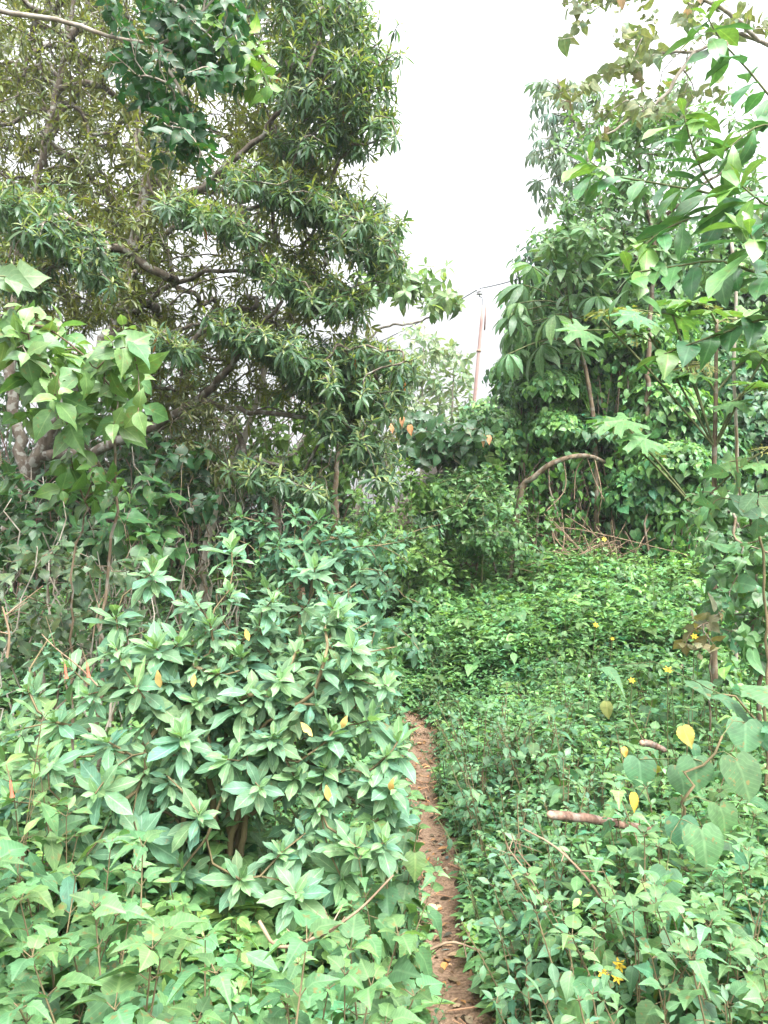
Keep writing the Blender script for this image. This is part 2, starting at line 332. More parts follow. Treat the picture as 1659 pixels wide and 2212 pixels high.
# ------------------------------------------------------------------ setting: ground, path
def sheet(name, xs, ys, zf, mat):
    X, Y = np.meshgrid(xs, ys); V = np.stack([X, Y, zf(X, Y)], -1).reshape(-1, 3); nx, ny = len(xs), len(ys)
    i, j = np.meshgrid(np.arange(ny - 1), np.arange(nx - 1), indexing='ij'); a = (i * nx + j).ravel()
    T = np.concatenate([np.stack([a, a + 1, a + nx + 1], 1), np.stack([a, a + nx + 1, a + nx], 1)])
    mb = MB(); mb.add(V, T, np.zeros((len(V), 3)), np.ones((len(V), 3)))
    return tag(mb.build(name, mat), kind='structure')
xs = np.unique(np.concatenate([np.linspace(-120, -8, 25), np.linspace(-8, 10, 150), np.linspace(10, 120, 25)]))
ys = np.unique(np.concatenate([np.linspace(-60, -2, 12), np.linspace(-2, 18, 160), np.linspace(18, 160, 40)]))
sheet('ground', xs, ys, gz, M_SOIL)
py_ = np.linspace(-1, 11, 170); pw = np.linspace(-1, 1, 13)
Y = np.repeat(py_[:, None], 13, 1); Wd = .18 + .045 * np.sin(3.3 * py_) + .03 * np.sin(7.1 * py_ + 1)
X = path_x(Y) + pw[None] * Wd[:, None]; Z = gz(X, Y) + .012 * (1 - pw[None] ** 4) - .004 + .006 * np.sin(31 * X) * np.sin(23 * Y)
a = (np.arange(169)[:, None] * 13 + np.arange(12)[None]).ravel(); T = np.concatenate([np.stack([a, a + 1, a + 14], 1), np.stack([a, a + 14, a + 13], 1)])
mb = MB(); mb.add(np.stack([X, Y, Z], -1).reshape(-1, 3), T, np.zeros((X.size, 3)), np.ones((X.size, 3)))
tag(mb.build('path', M_PATH), kind='structure')

# ------------------------------------------------------------------ growth
def resample(pts, step):
    pts = np.asarray(pts, float)
    # smooth through Catmull-Rom, then about one point per step
    p = np.concatenate([[2 * pts[0] - pts[1]], pts, [2 * pts[-1] - pts[-2]]]); outp = []
    for i in range(1, len(p) - 2):
        n = max(2, int(np.linalg.norm(p[i + 1] - p[i]) / step) + 1); t = np.linspace(0, 1, n, endpoint=False)[:, None]
        a, b, c, d = p[i - 1], p[i], p[i + 1], p[i + 2]
        outp.append(.5 * (2 * b + (c - a) * t + (2 * a - 5 * b + 4 * c - d) * t ** 2 + (3 * b - a - 3 * c + d) * t ** 3))
    outp.append(pts[-1:]); return np.concatenate(outp)
class Grow:
    """a branching skeleton: main limbs as polylines, then each leaf tip joined by a curving twig to the nearest wood"""
    def __init__(s, step=.12): s.pos = []; s.dir = []; s.par = []; s.paths = []; s.cnt = None; s.step = step; s.free = []
    def limb(s, mb, pts, r0, r1, sides=9, bump=.05, jit=.012, col=(1, 1, 1), attach=True):
        p = resample(pts, s.step); n = len(p)
        if n > 3: p[1:-1] += rng.normal(0, jit, (n - 2, 3))
        rad = np.linspace(1, 0, n) ** .8 * (r0 - r1) + r1
        mb.tube(p, rad, sides, col, bump)
        if attach:
            t = norm(np.gradient(p, axis=0))
            for k in range(n): s.pos.append(p[k]); s.dir.append(t[k]); s.par.append(-1)
        return p
    def tips(s, tips, sag=.15, rt=.0035, pw=.42, wob=.02):
        pos = np.array(s.pos); dr = np.array(s.dir); par = list(s.par); N0 = len(pos)
        d0 = np.array([np.min(np.linalg.norm(pos - t, axis=1)) for t in tips]); order = np.argsort(d0)
        cap = len(pos) + len(tips) * 9; Pp = np.zeros((cap, 3)); Dd = np.zeros((cap, 3)); Pp[:N0] = pos; Dd[:N0] = dr; n = N0
        paths = []; tipdir = np.zeros((len(tips), 3)); tipn = np.zeros(len(tips), int)
        for ti in order:
            t = tips[ti]; v = t - Pp[:n]; ds = np.linalg.norm(v, axis=1) + 1e-6
            cosa = np.einsum('ij,ij->i', v, Dd[:n]) / ds
            k = int(np.argmin(ds * (1 + .75 * (1 - cosa)))); D = ds[k]
            p0 = Pp[k]; c = p0 + Dd[k] * D * .35 + v[k] * .15 + UP * D * sag
            m = int(np.clip(D / .16, 2, 8)); tt = np.linspace(0, 1, m + 1)[1:, None]
            q = (1 - tt) ** 2 * p0 + 2 * tt * (1 - tt) * c + tt ** 2 * t
            if m > 1: q[:-1] += rng.normal(0, wob * min(1, D), (m - 1, 3))
            full = np.concatenate([[p0], q]); tg = norm(np.gradient(full, axis=0))[1:]
            ids = [k]
            for a in range(m):
                Pp[n] = q[a]; Dd[n] = tg[a]; par.append(ids[-1]); ids.append(n); n += 1
            paths.append(ids); tipdir[ti] = tg[-1]; tipn[ti] = ids[-1]
        cnt = np.zeros(n)
        for ti in range(len(tips)): cnt[tipn[ti]] += 1
        for i in range(n - 1, N0 - 1, -1):
            if par[i] >= 0: cnt[par[i]] += cnt[i]
        s.Pp = Pp[:n]; s.paths = paths; s.rad = rt * np.maximum(cnt, 1) ** pw; s.N0 = N0; s.tipdir = tipdir
        return tipdir
    def twigs(s, mat, parent, rmax=.05, most=40):
        """every branch that leaves a limb is a part of its own, with all its twigs; past the largest ones the rest are one mass of twigs"""
        root = {}; owner = {}
        for k, ids in enumerate(s.paths):
            o = owner.get(ids[0], k)
            for i in ids[1:]: owner[i] = o
            root.setdefault(o, []).append(ids)
        order = sorted(root, key=lambda o: -len(root[o])); rest = MB()
        for q, o in enumerate(order):
            mb = MB() if q < most else rest
            for ids in root[o]:
                r = s.rad[ids].copy(); r[0] = r[1]; r = np.minimum(r, rmax)
                mb.tube(s.Pp[ids], r, 6 if r[1] > .014 else (4 if r[1] > .006 else 3), (1, 1, 1), caps=False)
            if q < most: mb.build('branch', mat, parent)
        if rest.n: tag(rest.build('twig_mass', mat, parent), kind='stuff')
def perp(a):
    e1 = norm(np.cross(a, np.where(np.abs(a[:, 2:3]) > .9, np.array([[1., 0, 0]]), np.array([[0, 0, 1.]])))); return e1, np.cross(a, e1)
def rosettes(mb, tm, cen, axis, n, size, col, stem=.06, th0=25, th1=105, droop=.25, young=None, sv=.15, wid=1., up=.5):
    """whorls of leaves: small upright ones in the middle, larger spreading and drooping ones outside"""
    cen = np.asarray(cen, float); M = len(cen); axis = norm(np.broadcast_to(axis, (M, 3))); e1, e2 = perp(axis)
    i = np.arange(n); f = (i / max(1, n - 1))
    ph = i[None] * 2.39996 + rng.random((M, 1)) * 6.28 + rng.normal(0, .2, (M, n))
    th = np.radians(th0 + (th1 - th0) * f ** .8)[None] + rng.normal(0, .13, (M, n))
    d = np.cos(th)[..., None] * axis[:, None] + np.sin(th)[..., None] * (np.cos(ph)[..., None] * e1[:, None] + np.sin(ph)[..., None] * e2[:, None])
    d[..., 2] -= droop * f[None] * rng.uniform(.4, 1.5, (M, n))
    pos = cen[:, None] - axis[:, None] * (stem * f)[None, :, None]
    nr = axis[:, None] + up * UP + np.zeros_like(d)
    size = np.broadcast_to(np.asarray(size, float), (M,))
    sz = size[:, None] * (.55 + .45 * np.minimum(1, f * 2.2))[None] * np.exp(rng.normal(0, sv, (M, n)))
    cc = cols(col, M * n).reshape(M, n, 3) if np.ndim(col) == 1 else np.repeat(col[:, None], n, 1) * np.exp(rng.normal(0, .14, (M, n, 1)))
    if young is not None:
        y = (f < .28)[None, :, None]; cc = np.where(y, np.asarray(young) * np.exp(rng.normal(0, .12, (M, n, 1))), cc)
    mb.leaves(tm, pos.reshape(-1, 3), d.reshape(-1, 3), nr.reshape(-1, 3), sz.ravel(), cc.reshape(-1, 3), wid)
def spray_tips(x0, y0, x1, y1, d, th, n, dj=.35):
    t = rng.random(n); px = x0 + (x1 - x0) * t + rng.normal(0, th * .6, n); py = y0 + (y1 - y0) * t + rng.normal(0, th * .6, n)
    dd = d + rng.normal(0, dj, n); return np.stack([(px - CX) / F * dd, dd, EYE - (py - CY) / F * dd], 1)
def box_tips(x0, x1, y0, y1, d0, d1, n):
    px = rng.uniform(x0, x1, n); py = rng.uniform(y0, y1, n); dd = rng.uniform(d0, d1, n)
    return np.stack([(px - CX) / F * dd, dd, EYE - (py - CY) / F * dd], 1)
def base_of(px, d):
    x = (px - CX) / F * d; return np.array([x, d, float(gz(x, d))])

# ------------------------------------------------------------------ the tall narrow-leaved tree on the left
def big_tree():
    d = 7.2; base = base_of(-40, d)
    t = thing('tall_tree', 'tall tree with lichen-spotted trunk and dense narrow drooping leaves filling the upper left', 'tree', base)
    g = Grow(.12)
    def limb(name, pts, r0, r1, sides=9):
        mb = MB(); g.limb(mb, PL(pts), r0, r1, sides); mb.build(name, B_LICH, t)
    limb('trunk', [(-40, 1420, 7.2), (10, 1180, 7.2), (50, 1060, 7.2), (95, 960, 7.1), (150, 850, 7.15), (215, 760, 7.2), (258, 680, 7.2), (285, 560, 7.2), (302, 470, 7.2), (335, 340, 7.3), (365, 220, 7.3), (400, 60, 7.4), (430, -140, 7.5), (440, -330, 7.6)], .085, .015, 12)
    limb('limb', [(92, 985, 7.1), (200, 975, 6.9), (300, 935, 6.7), (420, 868, 6.5), (500, 790, 6.35), (545, 730, 6.25), (610, 650, 6.2)], .055, .015)
    limb('limb', [(300, 500, 7.2), (350, 440, 7.0), (420, 415, 6.8), (510, 345, 6.6), (580, 270, 6.5), (650, 190, 6.4), (700, 60, 6.4)], .038, .012)
    limb('limb', [(215, 760, 7.2), (290, 680, 7.0), (360, 620, 6.8), (480, 585, 6.5), (600, 600, 6.3), (680, 650, 6.2)], .030, .008)
    limb('limb', [(290, 540, 7.2), (420, 480, 7.0), (560, 440, 6.7), (700, 470, 6.5), (800, 500, 6.4)], .028, .008)
    limb('limb', [(60, 1040, 7.2), (30, 880, 7.3), (22, 700, 7.4), (50, 520, 7.6), (95, 320, 7.8), (140, 110, 8), (165, -60, 8)], .06, .018)
    limb('limb', [(430, 862, 6.5), (540, 888, 6.4), (660, 905, 6.3), (760, 930, 6.3), (830, 965, 6.3)], .028, .008, 7)
    limb('limb', [(400, 60, 7.4), (520, -60, 7.2), (660, -160, 7)], .05, .02)
    limb('limb', [(545, 730, 6.25), (640, 760, 6.2), (740, 770, 6.2), (830, 775, 6.2)], .025, .008, 7)
    sp = [(560, -60, 780, 40, 6.4, 55, 110), (620, 90, 820, 150, 6.3, 50, 110), (600, 190, 840, 260, 6.3, 42, 110), (600, 300, 780, 305, 6.4, 26, 50), (500, 370, 760, 430, 6.2, 32, 90),
          (640, 430, 845, 490, 6.3, 36, 100), (740, 510, 860, 560, 6.3, 34, 60), (360, 425, 540, 490, 6.0, 20, 70), (540, 560, 740, 650, 6.2, 26, 80), (640, 600, 780, 650, 6.4, 28, 50),
          (460, 680, 650, 780, 6.0, 24, 90), (325, 715, 420, 765, 5.9, 16, 36), (590, 740, 760, 790, 6.1, 30, 70), (740, 740, 890, 795, 6.2, 24, 70), (640, 810, 850, 870, 6.2, 30, 90),
          (690, 880, 830, 965, 6.2, 30, 75), (775, 960, 850, 1040, 6.2, 22, 36), (515, 1000, 700, 1060, 6.1, 20, 65), (-40, 420, 120, 470, 5.8, 45, 60), (40, 470, 230, 560, 5.8, 36, 75), (-30, 560, 90, 620, 5.8, 30, 40)]
    outer = np.concatenate([spray_tips(*s[:6], int(s[6] * 1.8)) for s in sp])
    inner = np.concatenate([box_tips(-60, 380, -60, 720, 7.4, 10.5, 1200), box_tips(-60, 680, -60, 330, 7.2, 10.5, 1150), box_tips(-60, 740, 330, 700, 7.2, 10, 1000), box_tips(330, 520, 830, 1040, 7.2, 8.2, 110), box_tips(480, 800, -80, 560, 6.8, 8.6, 300), spray_tips(560, 280, 700, 420, 7, 40, 90), spray_tips(390, 150, 260, 700, 6.7, 60, 170), box_tips(300, 640, 670, 870, 7.2, 9, 330), box_tips(-60, 330, 380, 700, 7.2, 9, 260),
                            box_tips(-200, 700, -420, -60, 6.4, 9.6, 170), box_tips(520, 800, 640, 900, 6.8, 7.8, 90)])
    tips = np.concatenate([outer, inner]); tips[:, 2] = np.maximum(tips[:, 2], gz(tips[:, 0], tips[:, 1]) + .5)
    td = g.tips(tips, sag=.12, rt=.0042)
    g.twigs(B_LICH, t, most=60)
    no = len(outer); mb = MB()
    ax = norm(td[:no] * .5 + np.array([0, -.25, .75]) + rng.normal(0, .2, (no, 3)))
    rosettes(mb, LANCE, outer, ax, 14, .116, (.070, .142, .064), stem=.07, th1=112, droop=.4, young=(.18, .235, .07))
    ni = len(inner); ax = norm(td[no:] * .6 + np.array([0, 0, .6]) + rng.normal(0, .3, (ni, 3)))
    rosettes(mb, LANCE, inner, ax, 11, .115, (.108, .145, .046), stem=.10, th1=115, droop=.5, young=(.18, .22, .06))
    mb.build('foliage', M_TREE, t)
    for k in rng.choice(no, 24, replace=False):
        mb = MB(); mb.leaves(LANCE, outer[k:k + 1] - UP * .05, np.array([[rng.normal(0, .3), rng.normal(0, .3), -1.]]), np.array([0, -1, .2]), .13, cols((.40, .17, .05), 1, .3)); mb.build('withered_leaf', M_DRY, t)
big_tree()

# ------------------------------------------------------------------ generic leafy plants
def leafy(name, label, cat, base, limbs, tips, leaf, n, size, col, lm, bm=B_BROWN, r=(.03, .008), axis=(0, -.2, .8), ros=None, young=None, rt=.0025, group=None, sag=.1, trunkname='trunk', axw=.5, jit=.25):
    t = thing(name, label, cat, base, group); g = Grow(.08)
    for k, pts in enumerate(limbs):
        mb = MB(); p = PL(pts) if not isinstance(pts, np.ndarray) else pts
        g.limb(mb, p, r[0] * (1 if k == 0 else .65), r[1], 8, .05, .006); mb.build(trunkname if k == 0 else 'limb', bm, t)
    tips = np.asarray(tips); td = g.tips(tips, sag=sag, rt=rt)
    g.twigs(bm, t, r[0] * .6)
    mb = MB(); kw = dict(stem=.06, th1=105, droop=.3); kw.update(ros or {})
    rosettes(mb, leaf, tips, norm(td * axw + np.asarray(axis, float) + rng.normal(0, jit, (len(tips), 3))), n, size, col, young=young, **kw)
    mb.build('foliage', lm, t); return t

# dark leafy branch hanging into the picture from the top
tp = np.concatenate([box_tips(225, 520, -60, 170, 3.6, 4.3, 90), spray_tips(300, 170, 440, 340, 3.9, 34, 50, .2), spray_tips(300, -20, 470, 150, 3.9, 50, 50, .2)])
leafy('hanging_branch', 'dark green leafy branch with a pale arching stem hanging down over the tall tree', 'branch', P(-60, 20, 3.9),
      [[(-60, 22, 3.9), (0, 25, 3.9), (120, 42, 3.9), (230, 78, 3.9), (340, 100, 3.9), (410, 130, 3.9)], [(330, 98, 3.9), (380, 180, 3.85), (415, 260, 3.85), (430, 345, 3.85)], [(340, 100, 3.9), (420, 40, 3.9), (480, -20, 3.9)]],
      tp, OVATE + LONGL, 6, .095, (.026, .095, .032), M_BROAD, B_PALE, (.016, .005), axis=(0, -.3, .1), ros=dict(th0=50, th1=120, droop=.7, stem=.12))
tp = spray_tips(470, 30, 585, 200, 4.0, 32, 26, .2)
leafy('lime_branch', 'bright lime green leafy branch tip beside the dark hanging branch', 'branch', P(440, -60, 4.1),
      [[(440, -60, 4.1), (480, 30, 4.0), (540, 110, 4.0), (580, 190, 4.0)]], tp, OVATE, 4, .115, (.10, .22, .035), M_BROAD, B_GREEN, (.01, .004), axis=(0.2, -.3, .2), ros=dict(th0=40, th1=115, droop=.6, stem=.1))

# bright broad-leaved shrub at the left edge
tp = np.concatenate([box_tips(-20, 285, 690, 800, 2.6, 3.1, 34), box_tips(60, 310, 790, 930, 2.55, 3.0, 22), box_tips(-30, 70, 660, 740, 2.6, 3.0, 8)])
leafy('broad_leaved_shrub', 'bright light green broad-leaved shrub with brown-edged leaves in front of the lichen-spotted trunk', 'shrub', base_of(215, 3.1),
      [np.concatenate([[base_of(205, 3.15)], PL([(225, 1290, 3.05), (250, 1100, 3.0), (248, 900, 2.95), (200, 790, 2.85), (120, 720, 2.8)])]), [(250, 1040, 3.0), (180, 960, 2.9), (125, 880, 2.8), (90, 770, 2.8), (20, 700, 2.8)]],
      tp, OVATE + TOOTH[:1], 5, .115, (.10, .205, .07), M_BROAD, B_BROWN, (.009, .003), axis=(0.1, -.35, .4), ros=dict(th0=45, th1=112, droop=.55, stem=.08), young=(.14, .25, .08))
tp = box_tips(130, 270, 985, 1070, 2.75, 3.1, 12)
leafy('broad_leaved_sapling', 'small bright green broad-leaved sapling below the light green shrub', 'sapling', base_of(150, 3.0),
      [np.concatenate([[base_of(150, 3.0)], PL([(160, 1250, 3.0), (190, 1080, 2.95), (215, 1010, 2.9)])])], tp, OVATE, 4, .10, (.08, .18, .045), M_BROAD, B_BROWN, (.006, .003), axis=(.2, -.3, .3), ros=dict(th0=45, th1=112, droop=.5))
tp = spray_tips(-30, 590, 30, 610, 2.3, 10, 3, .05)
leafy('leafy_vine', 'vine with a few large pale leaves at the edge above the light green shrub', 'vine', P(-80, 560, 2.4), [[(-90, 560, 2.4), (-50, 575, 2.35), (-10, 590, 2.3)]], tp, OVATE, 2, .15, (.14, .24, .12), M_BROAD, B_GREEN, (.006, .003), axis=(.8, -.2, -.3), ros=dict(th0=30, th1=80, droop=.3, stem=.03), trunkname='stem')

# dark thicket under the tall tree: separate stemmy shrubs
def thicket(label, px, py0, py1, w_, d, n, leafsize, col, leaf=OVATE, nst=7, mat=M_BROAD, name='understory_shrub', nl=5, cat='shrub'):
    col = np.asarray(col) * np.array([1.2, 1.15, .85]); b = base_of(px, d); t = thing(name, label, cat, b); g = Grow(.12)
    wd = w_ / F * d; ztop = EYE - (py0 - CY) / F * d
    for k in range(nst):
        x0 = b[0] + rng.normal(0, wd * .35); y0 = d + rng.normal(0, .25); z0 = float(gz(x0, y0)); lean = rng.normal(0, wd * .55)
        p = np.array([[x0, y0, z0 - .05], [x0 + lean * .4, y0 + rng.normal(0, .06), z0 + (ztop - z0) * .4], [x0 + lean, y0 + rng.normal(0, .1), z0 + (ztop - z0) * rng.uniform(.75, 1)]])
        mb = MB(); g.limb(mb, p, rng.uniform(.004, .012), .003, 6, .05, .03); mb.build('stem', B_PALE if rng.random() < .6 else B_BROWN, t)
    tips = box_tips(px - w_, px + w_, py0, py1, d - .35, d + .35, n); tips[:, 2] = np.maximum(tips[:, 2], gz(tips[:, 0], tips[:, 1]) + .08)
    td = g.tips(tips, sag=.05, rt=.002, wob=.04)
    g.twigs(B_BROWN, t, .01)
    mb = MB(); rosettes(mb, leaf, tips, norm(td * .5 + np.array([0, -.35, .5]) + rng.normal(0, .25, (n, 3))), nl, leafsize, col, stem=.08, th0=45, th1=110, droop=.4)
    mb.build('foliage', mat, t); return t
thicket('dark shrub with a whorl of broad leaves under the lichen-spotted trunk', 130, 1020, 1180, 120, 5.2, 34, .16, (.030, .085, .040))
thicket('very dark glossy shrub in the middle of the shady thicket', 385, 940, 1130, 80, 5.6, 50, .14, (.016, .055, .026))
thicket('dark shrub with dense olive twigs and small leaves beneath the long sloping limb', 440, 860, 1020, 70, 6.0, 70, .10, (.055, .075, .025), leaf=LANCE, nl=9)
thicket('grey green shrub with drooping dull leaves at the foot of the thicket', 60, 1160, 1420, 110, 4.2, 60, .10, (.045, .085, .050))
thicket('grey green shrub with drooping dull leaves between thicket stems and rosette shrub', 220, 1200, 1420, 90, 4.4, 46, .095, (.045, .090, .052))
thicket('leafy sapling with spreading mid green leaves in the thicket between pale stems', 320, 1020, 1200, 70, 5.0, 22, .17, (.040, .11, .045), nst=9)
thicket('thin stemmed shrub crowded with bare twigs right of the dark glossy shrub', 480, 1000, 1250, 60, 6.0, 26, .09, (.05, .10, .04), nst=14)
thicket('bare stemmed shrub crowded with pale poles in the darkest gap', 250, 1100, 1350, 130, 5.8, 26, .10, (.03, .075, .03), nst=18)
thicket('low dark shrub with broad leaves at the edge beside the trunk foot', -10, 950, 1200, 60, 5.6, 34, .13, (.022, .07, .03))
thicket('bushy shrub with mid green leaves behind the long sloping limb', 260, 850, 1010, 150, 8.4, 90, .15, (.04, .10, .04))
thicket('shrub with sunlit yellow green leaves between the sloping limb and the pale slender trunk', 590, 850, 1010, 90, 9.0, 90, .14, (.10, .20, .05), nst=10)  # sunlight is put into this lighter leaf colour
thicket('shrub with light green leaves behind the drooping dark sprays', 700, 880, 1080, 70, 9.5, 80, .15, (.08, .18, .05), nst=10)
thicket('brown green shrub dense with twigs left of the yellowing bush', 800, 830, 1000, 70, 11.5, 110, .14, (.10, .14, .06), nst=12, leaf=LANCE, nl=8)

def slender(label, pts, r, tips=None, col=(.07, .15, .05), leaf=LANCE, n=9, size=.14, bm=B_PALE, name='slender_tree'):
    b = base_of(pts[0][0], pts[0][2]); p = np.concatenate([[b - UP * .05], PL(pts)])
    return leafy(name, label, 'tree', b, [p], tips, leaf, n, size, col, M_TREE, bm, (r, r * .45))
slender('slender tree with a pale bare trunk leaning behind the long sloping limb', [(440, 1220, 7.4), (480, 1050, 7.5), (530, 940, 7.6), (560, 850, 7.7), (590, 700, 7.8)], .05, box_tips(520, 700, 620, 780, 7.6, 8.4, 40))
slender('slender tree whose pale trunk leans right behind the drooping sprays', [(600, 1060, 9.6), (650, 960, 9.6), (720, 880, 9.7), (800, 800, 9.8)], .05, box_tips(720, 860, 740, 860, 9.4, 10, 30))
slender('dark slender tree trunk standing at the bend of the path', [(725, 1080, 9), (728, 1000, 9), (735, 930, 9)], .05, box_tips(690, 800, 860, 960, 8.8, 9.3, 30), bm=B_BROWN, col=(.04, .10, .04))

# far undergrowth: one mass that closes the left background
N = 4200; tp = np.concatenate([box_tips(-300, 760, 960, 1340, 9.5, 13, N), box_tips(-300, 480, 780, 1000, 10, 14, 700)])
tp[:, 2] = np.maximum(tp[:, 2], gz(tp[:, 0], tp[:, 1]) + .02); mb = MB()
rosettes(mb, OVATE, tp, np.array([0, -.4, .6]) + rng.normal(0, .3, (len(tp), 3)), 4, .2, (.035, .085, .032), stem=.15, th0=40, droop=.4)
for _ in range(240):
    b = box_tips(-250, 700, 1250, 1300, 9.3, 12.5, 1)[0]; b[2] = float(gz(b[0], b[1])); h = rng.uniform(1.2, 3.2)
    mb.tube(np.array([b, b + [rng.normal(0, .2), 0, h * .5], b + [rng.normal(0, .9), 0, h]]), [.014, .010, .005], 4, (.09, .07, .05))
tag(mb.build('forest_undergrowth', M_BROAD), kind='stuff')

# ------------------------------------------------------------------ rosette shrubs
def rosette_shrub(label, base, tops, depth, dmin, leafsize, nfill, col, young, n=14, rst=.014):
    t = thing('rosette_shrub', label, 'shrub', base); g = Grow(.07)
    tops = np.array(tops, float); y0, y1 = tops[:, 1].min(), tops[:, 1].max()
    dd = depth - dmin * ((tops[:, 1] - y0) / (y1 - y0)) ** .8 + rng.normal(0, .05, len(tops))
    T = np.stack([(tops[:, 0] - CX) / F * dd, dd, EYE - (tops[:, 1] - CY) / F * dd], 1)
    c = np.array([T[:, 0].mean(), depth, T[:, 2].mean()])
    for k in range(6):
        a = T[rng.integers(0, len(T))]; b0 = base + np.array([rng.normal(0, .06), rng.normal(0, .06), -.03])
        e = c + (a - c) * .35 + np.array([0, .05, -.05]); m = b0 * .55 + e * .45 + np.array([0, 0, -.08])
        mb = MB(); g.limb(mb, np.array([b0, m, e]), rst * rng.uniform(.9, 1.3), rst * .5, 7, .06, .008); mb.build('stem', B_STEM, t)
    # leafier shoots behind and below the outer ones
    j = rng.integers(0, len(T), nfill); Q = T[j] * 1.0; s = rng.uniform(.3, .85, (nfill, 1))
    Q = c + (Q - c) * s + np.stack([rng.normal(0, .16, nfill), rng.uniform(-.1, .35, nfill), rng.normal(0, .10, nfill)], 1) * (depth / 2.7)
    Q[:, 2] = np.maximum(Q[:, 2], gz(Q[:, 0], Q[:, 1]) + .12)
    td = g.tips(np.concatenate([T, Q]), sag=-.12, rt=.0033, pw=.36)
    g.twigs(B_STEM, t, .012)
    ax = norm(td[:len(T)] * .4 + np.array([0, -.62, .7]) + rng.normal(0, .14, (len(T), 3)))
    for k in range(len(T)):
        mb = MB(); rosettes(mb, ELLIP, T[k:k + 1], ax[k:k + 1], n + int(rng.integers(-2, 5)), leafsize * rng.uniform(.72, 1.2), np.asarray(col) * np.exp(rng.normal(0, .08)), stem=.085 * leafsize / .14, th0=12, th1=106, droop=.14, young=young, sv=.2)
        mb.build('leaf_rosette', M_SHRUB, t)
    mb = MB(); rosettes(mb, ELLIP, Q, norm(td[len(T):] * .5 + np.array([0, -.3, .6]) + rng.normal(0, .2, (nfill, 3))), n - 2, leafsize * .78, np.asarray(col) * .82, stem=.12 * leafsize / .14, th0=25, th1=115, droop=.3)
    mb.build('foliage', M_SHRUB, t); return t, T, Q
main_tops = [(500, 1185), (330, 1235), (400, 1300), (495, 1275), (680, 1225), (590, 1295), (715, 1310), (455, 1350), (190, 1500), (425, 1515), (590, 1590), (720, 1580), (800, 1555), (860, 1600), (315, 1660),
             (690, 1745), (300, 1810), (560, 1345), (640, 1410), (520, 1415), (700, 1430), (780, 1470), (835, 1480), (250, 1400), (290, 1480), (550, 1500), (625, 1525), (470, 1455), (335, 1400), (120, 1560), (760, 1400),
             (385, 1390), (100, 1640), (490, 1640), (800, 1680), (840, 1740), (560, 1700), (770, 1830), (830, 1820), (430, 1760), (610, 1840), (250, 1330), (700, 1660), (390, 1590), (230, 1600), (740, 1340), (60, 1490), (25, 1580), (150, 1440), (60, 1660), (140, 1740), (205, 1715), (185, 1850), (390, 1880), (520, 1900), (640, 1930), (740, 1900), (240, 1760), (20, 1730)]
for _ in range(46):                          # more tips between the ones read off the picture
    a_, b_ = main_tops[int(rng.integers(0, 44))], main_tops[int(rng.integers(0, 44))]; u_ = rng.uniform(.3, .7)
    if abs(a_[0] - b_[0]) + abs(a_[1] - b_[1]) < 260: main_tops.append((a_[0] * u_ + b_[0] * (1 - u_), a_[1] * u_ + b_[1] * (1 - u_)))
b = base_of(470, 2.75)
sh, T_, Q_ = rosette_shrub('large grey green shrub with leaf rosettes at every branch tip beside the dirt path', b, main_tops, 2.8, .42, .100, 210, (.125, .245, .134), (.165, .305, .135), n=16)
k = rng.choice(len(T_), 7, replace=False); mb = MB()
for px, py, d, s in ((650, 1560, 2.28, .045), (750, 1545, 2.32, .04), (705, 1695, 2.22, .04), (850, 1680, 2.3, .04), (530, 1358, 2.5, .035), (420, 1455, 2.45, .035), (340, 1447, 2.5, .05)):
    m = MB(); m.leaves(ELLIP, P(px, py, d)[None], np.array([[rng.normal(0, .4), -.2, -1]]), np.array([0, -1, .2]), s * 1.25, cols((.60, .40, .12), 1), 1.1); m.build('yellowed_leaf', M_DRY, sh)
tops2 = [(520, 1115), (570, 1130), (640, 1105), (690, 1120), (740, 1150), (600, 1180), (660, 1170), (720, 1200), (780, 1230), (560, 1200), (700, 1270), (760, 1290), (810, 1340), (640, 1230), (800, 1400), (740, 1350), (820, 1290), (500, 1160), (780, 1180), (680, 1320), (840, 1450)]
rosette_shrub('dark blue green shrub with leaf rosettes behind the large grey green shrub', base_of(670, 5.2), tops2, 5.2, .5, .13, 110, (.080, .190, .100), (.11, .24, .10), n=13, rst=.02)

# ------------------------------------------------------------------ middle: bushes at the end of the path
leafy('leafy_bush', 'fresh light green bush where the path disappears', 'bush', base_of(840, 8.2), [np.concatenate([[base_of(840, 8.2)], PL([(835, 1200, 8.2), (825, 1080, 8.2)])]), np.concatenate([[base_of(880, 8.0)], PL([(885, 1200, 8.0), (890, 1060, 8.0)])])],
      np.concatenate([spray_tips(780, 1080, 940, 1200, 8, 60, 130, .3), spray_tips(720, 1120, 960, 1240, 7.8, 40, 80, .3), box_tips(860, 930, 990, 1080, 7.9, 8.3, 30)]), OVATE, 7, .095, (.11, .23, .065), M_BROAD, B_GREEN, (.02, .006), ros=dict(th0=30, th1=105, droop=.3, stem=.12), young=(.16, .30, .07))
leafy('yellowing_bush', 'dark leaved bush with drooping orange and pink dead leaves below the utility pole', 'bush', base_of(950, 8.6), [np.concatenate([[base_of(950, 8.6)], PL([(948, 1060, 8.6), (940, 960, 8.5), (930, 900, 8.5)])]), [(945, 1010, 8.5), (1000, 940, 8.4), (1040, 910, 8.4)]],
      np.concatenate([spray_tips(870, 960, 1060, 930, 8.4, 38, 60, .3), box_tips(880, 1060, 900, 1000, 8.4, 8.9, 30)]), OVATE, 5, .19, (.040, .105, .042), M_BROAD, B_BROWN, (.02, .006), axis=(0, -.3, .4), ros=dict(th0=45, th1=115, droop=.5, stem=.1))
yb = bpy.data.objects['yellowing_bush']
